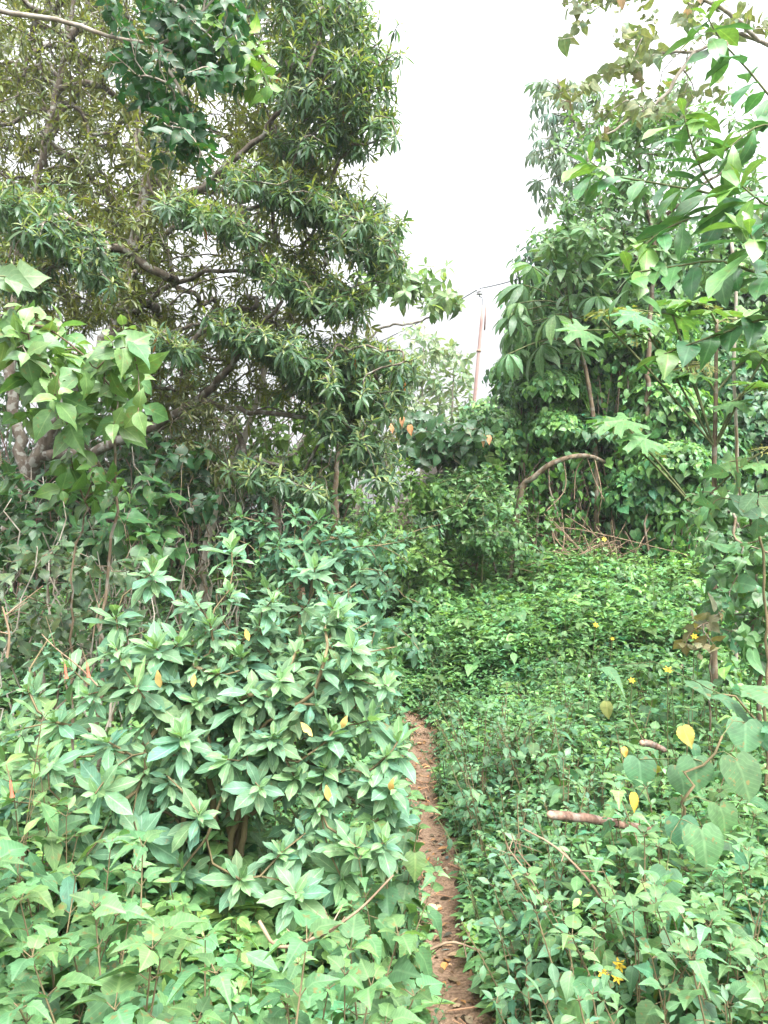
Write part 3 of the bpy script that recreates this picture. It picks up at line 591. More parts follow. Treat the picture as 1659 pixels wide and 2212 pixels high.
for px, py in ((845, 915), (870, 900), (885, 918), (1040, 938), (1055, 940)):
    m = MB(); m.leaves(TOOTH, P(px, py, 8.1)[None], np.array([[rng.normal(0, .3), -.2, -1]]), np.array([rng.normal(0, .4), -1, .3]), rng.uniform(.10, .15), cols((.48, .27, .15), 1, .25), .8); m.build('withered_leaf', M_DRY, yb)

# ------------------------------------------------------------------ right bank: vine-smothered mounds
def mound(label, px, py, d, rx, rz, n, col, size=.13, leaf=VINEL, name='vine_mound', group='vine smothered mounds on the bank', ground=False):
    c = P(px, py, d); c[2] = float(gz(c[0], c[1])) + .10 if ground else c[2]; RX = rx / F * d; RZ = rz / F * d; RY = max(.5, RX * .65); t = thing(name, label, 'vine mound', (c[0], c[1], float(gz(c[0], c[1]))), group)
    f = rng.normal(0, 1, (5, 3)) * 1.7; ph = rng.uniform(0, 6, 5)
    def surf(u):
        lump = 1 + .10 * np.sin(u @ f.T * 1.5 + ph).sum(1)
        return c + u * np.array([RX, RY, RZ]) * lump[:, None]
    n = int(n * 1.9); size *= .82; col = np.asarray(col) * np.array([1.45, 1.38, 1.22]); u = norm(rng.normal(size=(n * 2, 3))); u = u[(u[:, 1] < .45)][:n]; m = len(u)
    p = surf(u); inn = rng.uniform(.80, 1.05, (m, 1)); p = c + (p - c) * inn; p[:, 2] = np.maximum(p[:, 2], gz(p[:, 0], p[:, 1]) + rng.uniform(.03, .3, m))
    low = u[:, 2] < -.15; p[low, 2] = gz(p[low, 0], p[low, 1]) + (c[2] - gz(p[low, 0], p[low, 1])) * rng.random(low.sum())
    nr = norm(u / np.array([RX, RY, RZ]) * RX + np.array([0, -.1, .55]) + rng.normal(0, .35, (m, 3)))
    dn = np.array([0, -.15, -1.0]) + rng.normal(0, .5, (m, 3)); dn = dn - nr * np.einsum('ij,ij->i', dn, nr)[:, None]
    mb = MB(); mb.leaves(leaf + OVATE + HERB, p, dn, nr, .9 * size * np.exp(rng.normal(0, .28, m)), cols(col, m, .25, .4, np.asarray(col) * np.array([2.0, 1.7, 1.3]), .18)); mb.build('foliage', M_BROAD, t)
    # shaded stems that carry the vines
    mb = MB(); g0 = float(gz(c[0], c[1]))
    for k in range(6 if ground else 14):
        a = norm(rng.normal(size=3)); a[1] = -abs(a[1]) * .7 + .2; e = c + a * np.array([RX, RY, RZ]) * rng.uniform(.6, .95); b0 = np.array([c[0] + rng.normal(0, RX * .35), c[1] + rng.normal(0, .2), 0.]); b0[2] = float(gz(b0[0], b0[1]))
        mb.tube(np.array([b0, b0 * .5 + e * .5 + rng.normal(0, .15, 3), e]), [.016, .011, .004], 4)
    mb.build('stem', B_BROWN, t)
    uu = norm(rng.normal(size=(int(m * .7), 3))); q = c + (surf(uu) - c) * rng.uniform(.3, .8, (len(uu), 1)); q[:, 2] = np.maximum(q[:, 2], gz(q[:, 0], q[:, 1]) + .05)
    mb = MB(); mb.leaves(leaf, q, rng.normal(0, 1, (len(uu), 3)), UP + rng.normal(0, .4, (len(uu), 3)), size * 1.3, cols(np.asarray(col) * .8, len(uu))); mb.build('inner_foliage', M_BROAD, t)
    return t
GRN = (.045, .125, .055)
for a in [('tall vine mound crowned with dark leaves under the broad-leaved tree', 1290, 600, 10.4, 150, 110, 1500, (.035, .095, .045), .15),
          ('rounded vine mound behind the palmate leaved tree and right of the pole', 1160, 800, 11.6, 105, 120, 1500, GRN, .13),
          ('broad vine mound above the bent bare branch', 1290, 860, 9.6, 150, 120, 1900, GRN, .13),
          ('vine mound with fresh green leaves left of the bent bare branch', 1110, 970, 9.3, 130, 95, 1600, (.065, .16, .056), .11),
          ('high vine mound behind the lobed leaf sapling', 1480, 830, 10.6, 150, 150, 1900, GRN, .14),
          ('low vine mound hanging over the tangle of dry twigs', 1270, 945, 9.0, 110, 50, 900, (.04, .115, .055), .12),
          ('vine mound with dark gaps at the foot of the lobed leaf sapling', 1500, 1010, 8.8, 120, 105, 1500, (.04, .12, .05), .12),
          ('dark vine mound at the far edge behind the sapling', 1640, 930, 9.2, 110, 190, 1900, (.035, .105, .045), .13),
          ('small pale green vine mound around the pole foot', 1075, 935, 13.5, 80, 75, 1300, (.075, .17, .065), .13),
          ('vine mound of small leaves beside the yellowing bush', 1000, 1090, 8.6, 100, 60, 1200, (.07, .16, .06), .10),
          ('high pale vine mound in the corner below the broad-leaved sapling', 1600, 620, 11.2, 120, 150, 1600, (.06, .15, .05), .14),
          ('vine mound of yellow green leaves between the two tall mounds', 1430, 660, 11.6, 120, 120, 1500, (.055, .145, .05), .14),
          ('low leafy vine mound right of the tangle of dry twigs', 1400, 1090, 8.4, 80, 70, 900, (.045, .13, .055), .12),
          ('mound of bright vines filling the bank right of the yellowing bush', 1200, 760, 9.4, 80, 90, 1000, (.055, .15, .055), .12),
          ('bright leafy vine mound around the brown trunk', 1400, 760, 9.2, 95, 110, 1200, (.06, .155, .055), .12),
          ('tall hazy vine mound behind the others', 1210, 690, 13.5, 110, 100, 1100, (.07, .16, .07), .15)]:
    mound(*a)
for px, py, d, rx, rz in ((1010, 1200, 6.9, 60, 34), (1120, 1215, 6.6, 70, 30), (1240, 1185, 7.2, 75, 36), (1370, 1190, 6.8, 70, 40), (1480, 1175, 6.6, 70, 48), (950, 1170, 7.6, 60, 40), (1180, 1270, 5.8, 60, 24), (1430, 1260, 5.6, 70, 34), (1320, 1150, 7.6, 60, 30), (1050, 1150, 7.7, 60, 40), (900, 1230, 7.0, 50, 34), (1540, 1240, 5.4, 60, 50)):
    mound('low leafy mound swelling out of the herb bed in front of the vine mounds', px, py, d, rx, rz * 1.9, 520, (.058, .145, .055), .085, HERB + VINEL, 'leafy_mound', 'low leafy mounds in the herb bed', True)
for a in [('bright vine mound between the palmate leaved tree and the bent bare branch', 1180, 850, 8.9, 75, 60, 900, (.06, .155, .055), .11), ('bright vine mound draped behind the arch of the bent bare branch', 1215, 935, 8.75, 85, 45, 800, (.06, .155, .055), .10), ('bright vine mound filling the bank right of the tangle of dry twigs', 1440, 1020, 8.3, 75, 65, 900, (.062, .155, .055), .10), ('bright vine mound under the fanned lobed leaves', 1330, 745, 8.9, 90, 75, 1000, (.06, .155, .055), .12), ('bright vine mound between two lobed leaf stalks of the sapling', 1425, 900, 8.7, 90, 70, 1000, (.06, .155, .055), .115)]: mound(*a)
leafy('leafy_bush', 'loose bright green bush left of the bent bare branch on the bank', 'bush', base_of(1040, 8.0), [np.concatenate([[base_of(1040, 8.0)], PL([(1042, 1120, 8.0), (1035, 1030, 8.0)])])],
      np.concatenate([spray_tips(960, 1080, 1120, 1100, 7.9, 60, 120, .35), spray_tips(990, 1150, 1130, 1160, 7.7, 45, 80, .3), box_tips(985, 1090, 1000, 1070, 7.8, 8.3, 40)]), OVATE + HERB, 7, .09, (.075, .175, .062), M_BROAD, B_GREEN, (.015, .005), ros=dict(th0=30, th1=108, droop=.35, stem=.12), young=(.12, .25, .07))
# hillside leaves behind the mounds
N = 9000; x = rng.uniform(.6, 9, N); y = rng.uniform(9.5, 18, N); p = np.stack([x, y, gz(x, y) + rng.uniform(0, .5, N)], 1); mb = MB()
mb.leaves(VINEL, p, np.stack([rng.normal(0, .6, N), -np.ones(N), -.3 + rng.normal(0, .4, N)], 1), UP + np.array([0, -.4, 0]) + rng.normal(0, .35, (N, 3)), .16 * np.exp(rng.normal(0, .25, N)), cols((.06, .15, .06), N, .25))
tag(mb.build('hillside_vines', M_BROAD), kind='stuff')

# bent bare branch and the dry tangle
b = PL([(1095, 1150, 8.2), (1124, 1072, 8.1), (1152, 1032, 8.0), (1195, 1000, 7.95), (1240, 986, 8.0), (1275, 986, 8.2), (1310, 1000, 8.7)]); b[0, 2] = float(gz(b[0, 0], b[0, 1])) - .03
t = thing('bent_branch', 'thick bare grey branch bent in an arch over the dark gap in the vines', 'branch', b[0]); mb = MB()
p = resample(b, .08); mb.tube(p, np.linspace(.036, .022, len(p)), 9, (1, 1, 1), .06); mb.build('limb', B_BROWN, t)
mb = MB()
for k in range(5):
    i = int(rng.integers(len(p) // 2, len(p))); e = p[i] + np.array([rng.normal(0, .2), rng.normal(0, .1), -rng.uniform(.3, .7)]); mb.tube(resample(np.array([p[i], (p[i] + e) / 2 + rng.normal(0, .06, 3), e]), .08), .006, 4)
mb.build('twig', B_DRY, t)
c = P(1290, 1130, 8.3); c[2] = float(gz(c[0], c[1])); t = thing('twig_tangle', 'tangled heap of dry brown twigs and vine stems under the low vine mound', 'twigs', c); mb = MB()
for k in range(150):
    a = c + np.array([rng.normal(0, .28), rng.normal(0, .2), 0]); hgt = rng.uniform(.15, .85); e = a + np.array([rng.normal(0, .42), rng.normal(0, .15), hgt]); m = (a + e) / 2 + rng.normal(0, .16, 3)
    if rng.random() < .4: e = a + np.array([rng.normal(0, .5), -rng.uniform(0, .3), rng.uniform(.05, .3)])
    mb.tube(resample(np.array([a, m, e]), .09), rng.uniform(.002, .006), 4)
mb.build('twig', B_DRY, t)

# ------------------------------------------------------------------ right side trees
def palmtree(label, base, trunk, ends, hub, leafsize, col, r, mat=M_BROAD, bm=B_BROWN, name='palmate_tree', leaf=PALM, num=1, tilt=.5):
    t = thing(name, label, 'tree', base); mb = MB(); p = resample(trunk, .12); mb.tube(p, np.linspace(r * .7, r * .4, len(p)), 8, (1, 1, 1), .05); mb.build('trunk', bm, t)
    pet = MB(); fo = MB()
    for e in ends:
        h = np.asarray(hub) if np.ndim(hub) == 1 else hub[int(np.argmin(np.linalg.norm(hub - e, axis=1)))]
        m = h * .5 + e * .5 + UP * .06 * np.linalg.norm(e - h)
        pet.tube(resample(np.array([h, m, e]), .15), np.array([.007]), 4)
        out_ = norm(e - h); 
        for _ in range(num):
            dd = norm(out_ + rng.normal(0, .25, 3) + np.array([0, -.1, -.1])); nr = UP + np.array([0, -.45, 0]) * tilt + rng.normal(0, .25, 3)
            fo.leaves(leaf, e[None], dd[None], nr[None], leafsize * math.exp(rng.normal(0, .15)), cols(col, 1, .16, .2))
    pet.build('leaf_stalk', B_GREEN, t); fo.build('foliage', mat, t); return t
d = 8.6
ends = [P(px, py, d + rng.normal(0, .4)) for px, py in ((1108, 715), (1098, 765), (1120, 655), (1130, 615), (1150, 575), (1188, 552), (1225, 545), (1130, 700), (1150, 650), (1180, 610), (1215, 590), (1110, 680), (1170, 745), (1120, 755), (1260, 560), (1200, 680), (1240, 640), (1290, 640), (1280, 600), (1180, 790), (1255, 760), (1320, 690))]
palmtree('young tree with large drooping palmate leaves on long stalks against the sky', base_of(1290, d), np.concatenate([[base_of(1290, d)], PL([(1285, 950, d), (1265, 800, d), (1238, 712, d), (1230, 660, d)])]), ends, PL([(1262, 790, d), (1245, 730, d), (1235, 690, d), (1230, 660, d)]), .38, (.115, .235, .095), .05, num=2)
d = 13.; q = box_tips(1150, 1290, 165, 450, 12.2, 14, 150); q = q[((q[:, 0] / q[:, 1] * F + CX) - 1130) > (np.abs(CY - (q[:, 2] - EYE) / q[:, 1] * F - 310) - 60) * .35]
palmtree('pale tall tree with small umbrella-like leaves against the bright sky', base_of(1330, d), np.concatenate([[base_of(1330, d)], PL([(1330, 800, d), (1310, 500, d), (1265, 330, d), (1225, 230, d), (1205, 170, d)])]), q, PL([(1300, 460, d), (1280, 380, d), (1262, 320, d), (1240, 265, d), (1215, 200, d)]), .26, (.095, .17, .105), .08, bm=B_PALE)
# broad-leaved tree with a brown trunk
d = 8.4; tp = np.concatenate([spray_tips(1250, 300, 1500, 230, d, 50, 90), spray_tips(1210, 460, 1450, 380, d, 60, 110), spray_tips(1240, 560, 1480, 520, d, 45, 90), box_tips(1300, 1640, 180, 420, 8.2, 9.6, 110), spray_tips(1180, 530, 1330, 470, d - .3, 24, 40), box_tips(1500, 1680, 420, 640, 8.8, 9.8, 50)])
leafy('broad_leaved_tree', 'mid green tree with a brown trunk and drooping oval leaves on the bank', 'tree', base_of(1395, d), [np.concatenate([[base_of(1395, d)], PL([(1400, 800, d), (1408, 640, d), (1412, 520, d), (1385, 400, d), (1380, 280, d), (1390, 170, d)])]), [(1410, 600, d), (1340, 520, d), (1270, 470, d)], [(1400, 500, d), (1490, 420, d), (1580, 360, d)]],
      tp, ELLIP + OBOV, 8, .14, (.095, .205, .072), M_BROAD, B_BROWN, (.036, .012), axis=(-.1, -.3, .4), ros=dict(th0=35, th1=115, droop=.5, stem=.12), young=(.10, .22, .06))
# thin tree with brownish hanging leaves, top right
d = 6.2; tp = np.concatenate([box_tips(1210, 1560, -80, 90, 5.8, 6.8, 62), spray_tips(1190, 215, 1420, 110, 6.1, 24, 30), spray_tips(1250, 280, 1440, 190, 6.2, 30, 24), box_tips(1500, 1700, -80, 90, 5.8, 6.8, 26), box_tips(1420, 1560, 100, 260, 6, 6.6, 16)])
leafy('hanging_leaf_tree', 'thin pale tree with sparse brownish green hanging leaves and twisting twigs at the top', 'tree', base_of(1800, 6.6), [np.concatenate([[base_of(1800, 6.6)], PL([(1790, 700, 6.6), (1760, 300, 6.5), (1700, 60, 6.4), (1640, -120, 6.3)])]), [(1720, 130, 6.4), (1600, 75, 6.3), (1500, 110, 6.2), (1400, 118, 6.2), (1300, 165, 6.1)], [(1500, 112, 6.2), (1430, 210, 6.2), (1310, 290, 6.1)], [(1640, 90, 6.3), (1560, 20, 6.2), (1450, -20, 6.2), (1300, -30, 6.2)]],
      tp, HEART + OVATE, 4, .10, (.15, .20, .095), M_SOFT, B_PALE, (.028, .008), axis=(0, -.2, -.3), ros=dict(th0=40, th1=100, droop=.9, stem=.12))
ht = bpy.data.objects['hanging_leaf_tree']
for k in rng.choice(len(tp), 12, replace=False):
    m = MB(); m.leaves(HEART, tp[k:k + 1] - UP * .06, np.array([[rng.normal(0, .3), rng.normal(0, .3), -1.]]), np.array([rng.normal(0, .5), -1, .2]), .08, cols((.36, .27, .15), 1, .25)); m.build('withered_leaf', M_DRY, ht)
# near sapling with long glossy leaves reaching in from the right
def alternate(mb, leafs, pts, step, size, col, up=(0, -.35, .9), droop=.35, frac=.15, young=None):
    p = resample(pts, step); n = len(p); t = norm(np.gradient(p, axis=0)); k = np.arange(int(n * frac), n)
    side = np.where(k % 2 == 0, 1, -1)[:, None]; s = norm(np.cross(t[k], UP + np.array([0, -.6, 0]))) * side
    d_ = t[k] * .55 + s * .9 + rng.normal(0, .22, (len(k), 3)); d_[:, 2] -= droop * rng.uniform(.3, 1.4, len(k))
    c_ = cols(col, len(k), .18); 
    if young is not None: c_[-3:] = np.asarray(young)
    mb.leaves(leafs, p[k], d_, np.asarray(up) + rng.normal(0, .25, (len(k), 3)), size * np.exp(rng.normal(0, .14, len(k))), c_)
b = base_of(1900, 3.2); t = thing('broad_leaved_sapling', 'sapling with long glossy bright green leaves reaching in from beyond the right edge', 'sapling', b)
main = np.concatenate([[b], PL([(1890, 1300, 3.2), (1860, 900, 3.15), (1800, 620, 3.1)])]); mb = MB(); mb.tube(resample(main, .1), np.linspace(.03, .015, len(resample(main, .1))), 8); mb.build('trunk', B_BROWN, t)
fo = MB()
for pts in ([(1810, 660, 3.1), (1700, 545, 3.0), (1590, 460, 2.95), (1535, 400, 2.9), (1500, 330, 2.9), (1478, 250, 2.9)], [(1810, 640, 3.1), (1660, 600, 3.0), (1560, 565, 2.95), (1460, 575, 2.95), (1360, 590, 2.9)], [(1800, 620, 3.1), (1740, 330, 3.0), (1640, 180, 3.0), (1560, 90, 3.0), (1530, 40, 3.0)],
            [(1700, 545, 3.0), (1560, 430, 3.2), (1440, 400, 3.3), (1330, 380, 3.3), (1275, 350, 3.3)], [(1810, 660, 3.1), (1720, 480, 2.8), (1650, 440, 2.7), (1600, 400, 2.7)], [(1820, 700, 3.1), (1700, 640, 2.7), (1640, 560, 2.65), (1620, 500, 2.6)], [(1840, 800, 3.1), (1700, 690, 2.9), (1560, 720, 2.9), (1420, 770, 2.9)],
            [(1800, 620, 3.1), (1720, 330, 2.9), (1650, 270, 2.85), (1560, 330, 2.85)], [(1590, 460, 2.95), (1500, 470, 3.0), (1430, 500, 3.0), (1380, 540, 3.0)]):
    mb = MB(); p = resample(PL(pts), .06); mb.tube(p, np.linspace(.008, .003, len(p)), 5); mb.build('stem', B_GREEN, t)
    heart = pts[-1] == (1420, 770, 2.9)
    alternate(fo, HEART if heart else OBOV + LONGL, PL(pts), .05, .10 if heart else .185, (.062, .175, .060), young=(.13, .26, .06))
    e = PL(pts)[-1:]; 
    if not heart: rosettes(fo, OBOV, e, np.array([[-.2, -.3, .8]]), 7, .17, (.075, .195, .065), stem=.07, th0=20, th1=95, droop=.35, young=(.14, .27, .06))
fo.build('foliage', M_GLOSS, t)
# sapling with lobed leaves and stalks in a V
d = 5.; b = base_of(1543, d); t = thing('lobed_leaf_sapling', 'thin upright sapling with straight stalks fanning out to large lobed light green leaves', 'sapling', b)
mb = MB(); p = resample(np.concatenate([[b], PL([(1543, 1040, d), (1546, 850, d), (1548, 690, d)])]), .07); mb.tube(p, np.linspace(.024, .011, len(p)), 8, (1, 1, 1), .08); mb.build('trunk', B_BROWN, t)
pe = MB(); fo = MB(); ea = MB()
for (hx, hy), (px, py, dd) in (((1543, 965), (1300, 690, 4.8)), ((1543, 965), (1475, 770, 4.9)), ((1543, 965), (1445, 655, 5)), ((1543, 965), (1600, 850, 4.9)), ((1543, 970), (1680, 720, 4.8)), ((1543, 1150), (1335, 900, 4.7)), ((1546, 850), (1500, 780, 4.9)), ((1546, 850), (1620, 770, 5.1)), ((1548, 700), (1520, 660, 4.8)), ((1548, 700), (1590, 690, 5)), ((1543, 965), (1400, 720, 5)), ((1543, 1150), (1370, 960, 4.7)), ((1543, 1060), (1640, 980, 4.9))):
    h = P(hx, hy, d); e = P(px, py, dd); pe.tube(resample(np.array([h, h * .5 + e * .5 + [0, 0, .02], e]), .1), np.array([.008]), 5)
    hdir = norm((e - h) * np.array([1, 1, 0]))
    for k in range(3):
        dv = hdir + rng.normal(0, .6, 3) * np.array([1, .8, 0]) + np.array([0, -.25, -.12]); pos = e + np.array([rng.normal(0, .10), rng.normal(0, .08), rng.uniform(-.10, .05)])
        pe.tube(np.array([e - (e - h) * .08, pos]), np.array([.004]), 4)
        (fo if k < 2 else ea).leaves(PLOBE if k < 2 else PEATEN, pos[None], dv[None], (UP + np.array([0, -.6, 0]) + rng.normal(0, .22, 3))[None], rng.uniform(.27, .35), cols((.085, .20, .06) if k < 2 else (.16, .19, .05), 1, .1))
pe.build('leaf_stalk', B_GREEN, t); fo.build('foliage', M_SOFT, t); ea.build('eaten_leaf', M_SOFT, t)
b = base_of(1590, 5.3); t = thing('bare_stem', 'thin pale bare stem standing right of the lobed leaf sapling', 'stem', b); mb = MB(); mb.tube(resample(np.concatenate([[b], PL([(1592, 1000, 5.3), (1585, 800, 5.3), (1590, 640, 5.3), (1580, 520, 5.3)])]), .1), np.array([.012]), 6, (1, 1, 1), .08); mb.build('stem', B_PALE, t)
# thin trees against the sky; bleaching glare is put into pale leaf colours
d = 11.; tp = np.concatenate([spray_tips(830, 570, 960, 640, d, 34, 34), spray_tips(780, 620, 880, 600, d, 26, 20), spray_tips(920, 640, 1000, 650, d, 16, 14)])
leafy('airy_tree', 'airy young tree with pale pointed hanging leaves on thin bare twigs against the sky', 'tree', base_of(780, d), [np.concatenate([[base_of(780, d)], PL([(778, 900, d), (790, 740, d), (800, 660, d)])]), [(790, 740, d), (830, 705, d), (880, 700, d), (940, 680, d), (985, 645, d)]],
      tp, LONGL, 8, .22, (.15, .25, .10), M_BROAD, B_PALE, (.03, .008), axis=(.1, -.2, .2), ros=dict(th0=40, th1=120, droop=.6, stem=.1))
d = 20.
for k, (px, top, w_) in enumerate(((850, 740, 60), (910, 700, 60), (975, 745, 50), (880, 800, 80))):
    tp = box_tips(px - w_, px + w_, top, top + 170, d - 1, d + 1, 56)
    leafy('airy_tree', ['distant thin pale tree close beside the dark drooping sprays', 'tallest of the distant thin pale trees in the gap', 'distant thin pale tree just left of the pole', 'distant pale bushy tree filling the bottom of the gap'][k], 'tree', base_of(px, d), [np.concatenate([[base_of(px, d)], PL([(px, 950, d), (px + 5, top + 60, d), (px + 8, top, d)])])], tp, LONGL, 8, .26, (.17, .26, .13), M_BROAD, B_PALE, (.04, .01), axis=(0, -.2, .4), ros=dict(th0=30, th1=115, droop=.5, stem=.15), rt=.004)

# ------------------------------------------------------------------ utility pole with its wire
d = 18.; b = base_of(1012, d); top = P(1043, 660, d); t = thing('utility_pole', 'thin reddish utility pole with a pale insulator on its bent tip', 'pole', b); mb = MB()
mb.tube(np.stack([b + (top - b) * s for s in np.linspace(0, 1, 10)]), np.linspace(.048, .036, 10), 10); 
B_RED = barkmat('red_pole', (.26, .165, .145), (.36, .25, .22), scale=6, rough=.7); mb.build('shaft', B_RED, t)
mb = MB(); q = b + (top - b) * .72; mb.tube(np.array([q - (top - b) * .006, q + (top - b) * .006]), np.array([.058]), 12); mb.build('band', B_CUT, t)
mb = MB(); q0 = top + np.array([.04, 0, -.6]); mb.tube(np.array([q0, q0 + np.array([.05, 0, .75])]), np.array([.022]), 6); mb.build('splint', B_RED, t)
def plainmat(n_, c, r=.5, met=0.0):
    m = bpy.data.materials.new(n_); m.use_nodes = True; bs = m.node_tree.nodes['Principled BSDF']; bs.inputs['Base Color'].default_value = tuple(c) + (1,); bs.inputs['Roughness'].default_value = r; bs.inputs['Metallic'].default_value = met
    no = nn(m.node_tree, 'ShaderNodeTexNoise'); no.inputs['Scale'].default_value = 40; rr = nn(m.node_tree, 'ShaderNodeMapRange'); rr.inputs['To Min'].default_value = r * .7; rr.inputs['To Max'].default_value = min(1, r * 1.3)
    m.node_tree.links.new(no.outputs[0], rr.inputs['Value']); m.node_tree.links.new(rr.outputs[0], bs.inputs['Roughness']); return m
M_MET = plainmat('grey_metal', (.25, .26, .28), .5, .6); M_CER = plainmat('ceramic', (.5, .5, .52), .25)
mb = MB(); mb.tube(resample(PL([(1043, 668, d), (1043, 650, d), (1041, 642, d), (1036, 641, d), (1036, 636, d)]), .05), np.array([.016]), 6); mb.build('bracket', M_MET, t)
mb = MB(); c = P(1036, 631, d); hh = np.array([-.07, -.05, -.045, -.02, -.01, .02, .03, .06, .08]); mb.tube(c + hh[:, None] * UP, [.03, .085, .085, .05, .08, .08, .05, .06, .03], 12); mb.build('insulator', M_CER, t)
ins = c + UP * .09
far = P(600, 800, 40.); near = P(1500, 440, 9.5)
def sagline(a, b_, s_): 
    u = np.linspace(0, 1, 30)[:, None]; return a * (1 - u) + b_ * u - UP * s_ * 4 * u * (1 - u)
mb = MB(); mb.tube(np.concatenate([sagline(far, ins, .5)[:-1], sagline(ins, near, .15)]), np.array([.018]), 5)
tag(mb.build('power_line', M_MET), 'thin dark wire sagging past the insulator of the pole', 'wire')

# ------------------------------------------------------------------ herb layer
def herb_mesh(kind, h, nn_=7, size=.05, col=GRN, leaf=HERB, lm=M_HERB, branches=1, sm=B_GREEN, top=None, young=None, tilt=.15, npair=2, rs=.004, droop=.15):
    """one herb at the origin: stem(s) with pairs of leaves"""
    r = thing(kind, None, None); st = MB(); fo = MB()
    for k in range(branches):
        a = rng.uniform(0, 6.28); lean = rng.uniform(.3, 1.) * tilt * (1 if branches == 1 else 2.2); hk = h * rng.uniform(.75, 1.05)
        e = np.array([math.cos(a) * lean * hk, math.sin(a) * lean * hk, hk]); m = e * .5 + np.array([-math.cos(a), -math.sin(a), 0]) * .12 * lean * hk
        p = resample(np.array([[0, 0, -.03], m, e]), .05); st.tube(p, np.linspace(rs, rs * .4, len(p)), 5)
        u = np.linspace(.18, 1, nn_); pos = np.stack([np.interp(u, np.linspace(0, 1, len(p)), p[:, i]) for i in range(3)], 1); t_ = norm(e)
        for i in range(nn_):
            b0 = i * 1.57 + rng.normal(0, .3); npr = npair if i < nn_ - 1 else 4
            for q in range(npr):
                b1 = b0 + q * 2 * pi / npr + rng.normal(0, .2); el = rng.uniform(-.5, .3) if i < nn_ - 2 else rng.uniform(.2, .9)
                dv = np.array([math.cos(b1) * math.cos(el), math.sin(b1) * math.cos(el), math.sin(el)])
                sz = size * (1.0 if i < nn_ - 2 else .55) * math.exp(rng.normal(0, .2)); s0 = pos[i]; s1 = s0 + dv * sz * .35 + UP * sz * .08
                st.tube(np.array([s0, s1]), np.array([rs * .35]), 3)
                cc = cols(young if (young is not None and i >= nn_ - 2) else col, 1, .16, .25)
                fo.leaves(leaf, s1[None], (dv + np.array([0, 0, -droop * rng.uniform(.4, 1.6) * (1 if i < nn_ - 2 else .3)]))[None], UP[None] + rng.normal(0, .25, (1, 3)), sz, cc)
    st.build('stem', sm, r); fo.build('foliage', lm, r)
    return r
def spots(n, box, mind, keep=lambda x, y: True):
    o = []; tries = 0
    while len(o) < n and tries < 6000:
        tries += 1; x = rng.uniform(box[0], box[1]); y = rng.uniform(box[2], box[3])
        if keep(x, y) and all((x - a) ** 2 + (y - b_) ** 2 > mind ** 2 for a, b_ in o): o.append((x, y))
    return o
def scatter(kind, label, cat, group, protos, pts, s=(.85, 1.15), label_protos=True):
    for i, (x, y) in enumerate(pts):
        z = float(gz(x, y)); rz = rng.uniform(0, 6.28); sc = rng.uniform(*s)
        if i < len(protos):
            o = protos[i]; o.location = (x, y, z); o.rotation_euler = (0, 0, rz); o.scale = (sc,) * 3; tag(o, label, cat, group)
        else: dup(protos[i % len(protos)], (x, y, z), rz, sc, label, group)
offpath = lambda x, y: abs(x - float(path_x(y))) > .2
# lobed-leaf herbs, lower left and lower right
LC = (.075, .170, .066)
pr = [herb_mesh('lobed_leaf_herb', rng.uniform(.46, .66), 8, .088, LC, LOBED, M_SOFT, int(rng.integers(1, 4)), B_STEM, young=(.10, .21, .08), tilt=.22, droop=.55) for _ in range(8)]
scatter('lobed_leaf_herb', 'light green herb with toothed three-lobed leaves in the patch below the rosette shrub', 'herb', 'lobed herbs below the rosette shrub', pr, spots(72, (-1.35, .0, 1.25, 2.15), .09, lambda x, y: offpath(x, y) and (x < -.7 or y < 1.75)) + spots(9, (-1.25, -.8, 1.5, 1.9), .12) + [(.02, 2.3), (.05, 2.5), (-.05, 2.2), (.06, 2.75), (-.02, 2.42)], (.8, 1.2))
pr = [herb_mesh('lobed_leaf_herb', rng.uniform(.45, .68), 9, .078, (.075, .175, .068), LOBED + TOOTH, M_SOFT, int(rng.integers(1, 4)), B_STEM, young=(.115, .235, .095), tilt=.22, droop=.5) for _ in range(8)]
scatter('lobed_leaf_herb', 'light green herb with toothed lobed leaves in the patch right of the path', 'herb', 'lobed herbs right of the path', pr, (spots(40, (.62, 1.4, 1.3, 2.2), .10, lambda x, y: x < .65 * y and x > .5) + spots(50, (.75, 2.3, 2.2, 4.4), .15, lambda x, y: offpath(x, y) and x < .62 * y)), (.75, 1.1))
pr = [herb_mesh('small_leaf_herb', rng.uniform(.35, .55), 10, .055, (.085, .19, .095), HERB + OVATE[:1], M_HERB, int(rng.integers(2, 5)), B_STEM, young=(.12, .24, .12), tilt=.2) for _ in range(8)]
scatter('small_leaf_herb', 'small grey green herb with opposite oval leaves lining the path edge', 'herb', 'small herbs along the path edge', pr, spots(72, (.3, 1.0, 1.5, 4.2), .09, lambda x, y: float(path_x(y)) + (.12 if y < 2.5 else .22) < x < float(path_x(y)) + .9), (.8, 1.15))
pr = [herb_mesh('small_leaf_herb', rng.uniform(.18, .3), 6, .045, (.06, .15, .065), HERB, M_HERB, 3, B_GREEN, tilt=.4) for _ in range(4)]
scatter('small_leaf_herb', 'tiny low herb sprouting on the bare edge of the path', 'herb', 'tiny herbs on the path', pr, spots(70, (-.2, .6, 1.9, 6.8), .07, lambda x, y: .10 < abs(x - float(path_x(y))) < .26), (.7, 1.1))
pr = [herb_mesh('pointed_leaf_herb', rng.uniform(.45, .75), 9, .075, (.085, .19, .072), OVATE + HEART[:2], M_HERB, int(rng.integers(1, 3)), B_GREEN, young=(.12, .25, .08), tilt=.15) for _ in range(8)]
scatter('pointed_leaf_herb', 'mid green herb with pointed oval leaves rising from the middle of the herb bed', 'herb', 'pointed herbs in the herb bed', pr, spots(70, (.9, 3.6, 3.6, 7.6), .2, lambda x, y: offpath(x, y) and x < .6 * y and x > .42), (.7, 1.1))
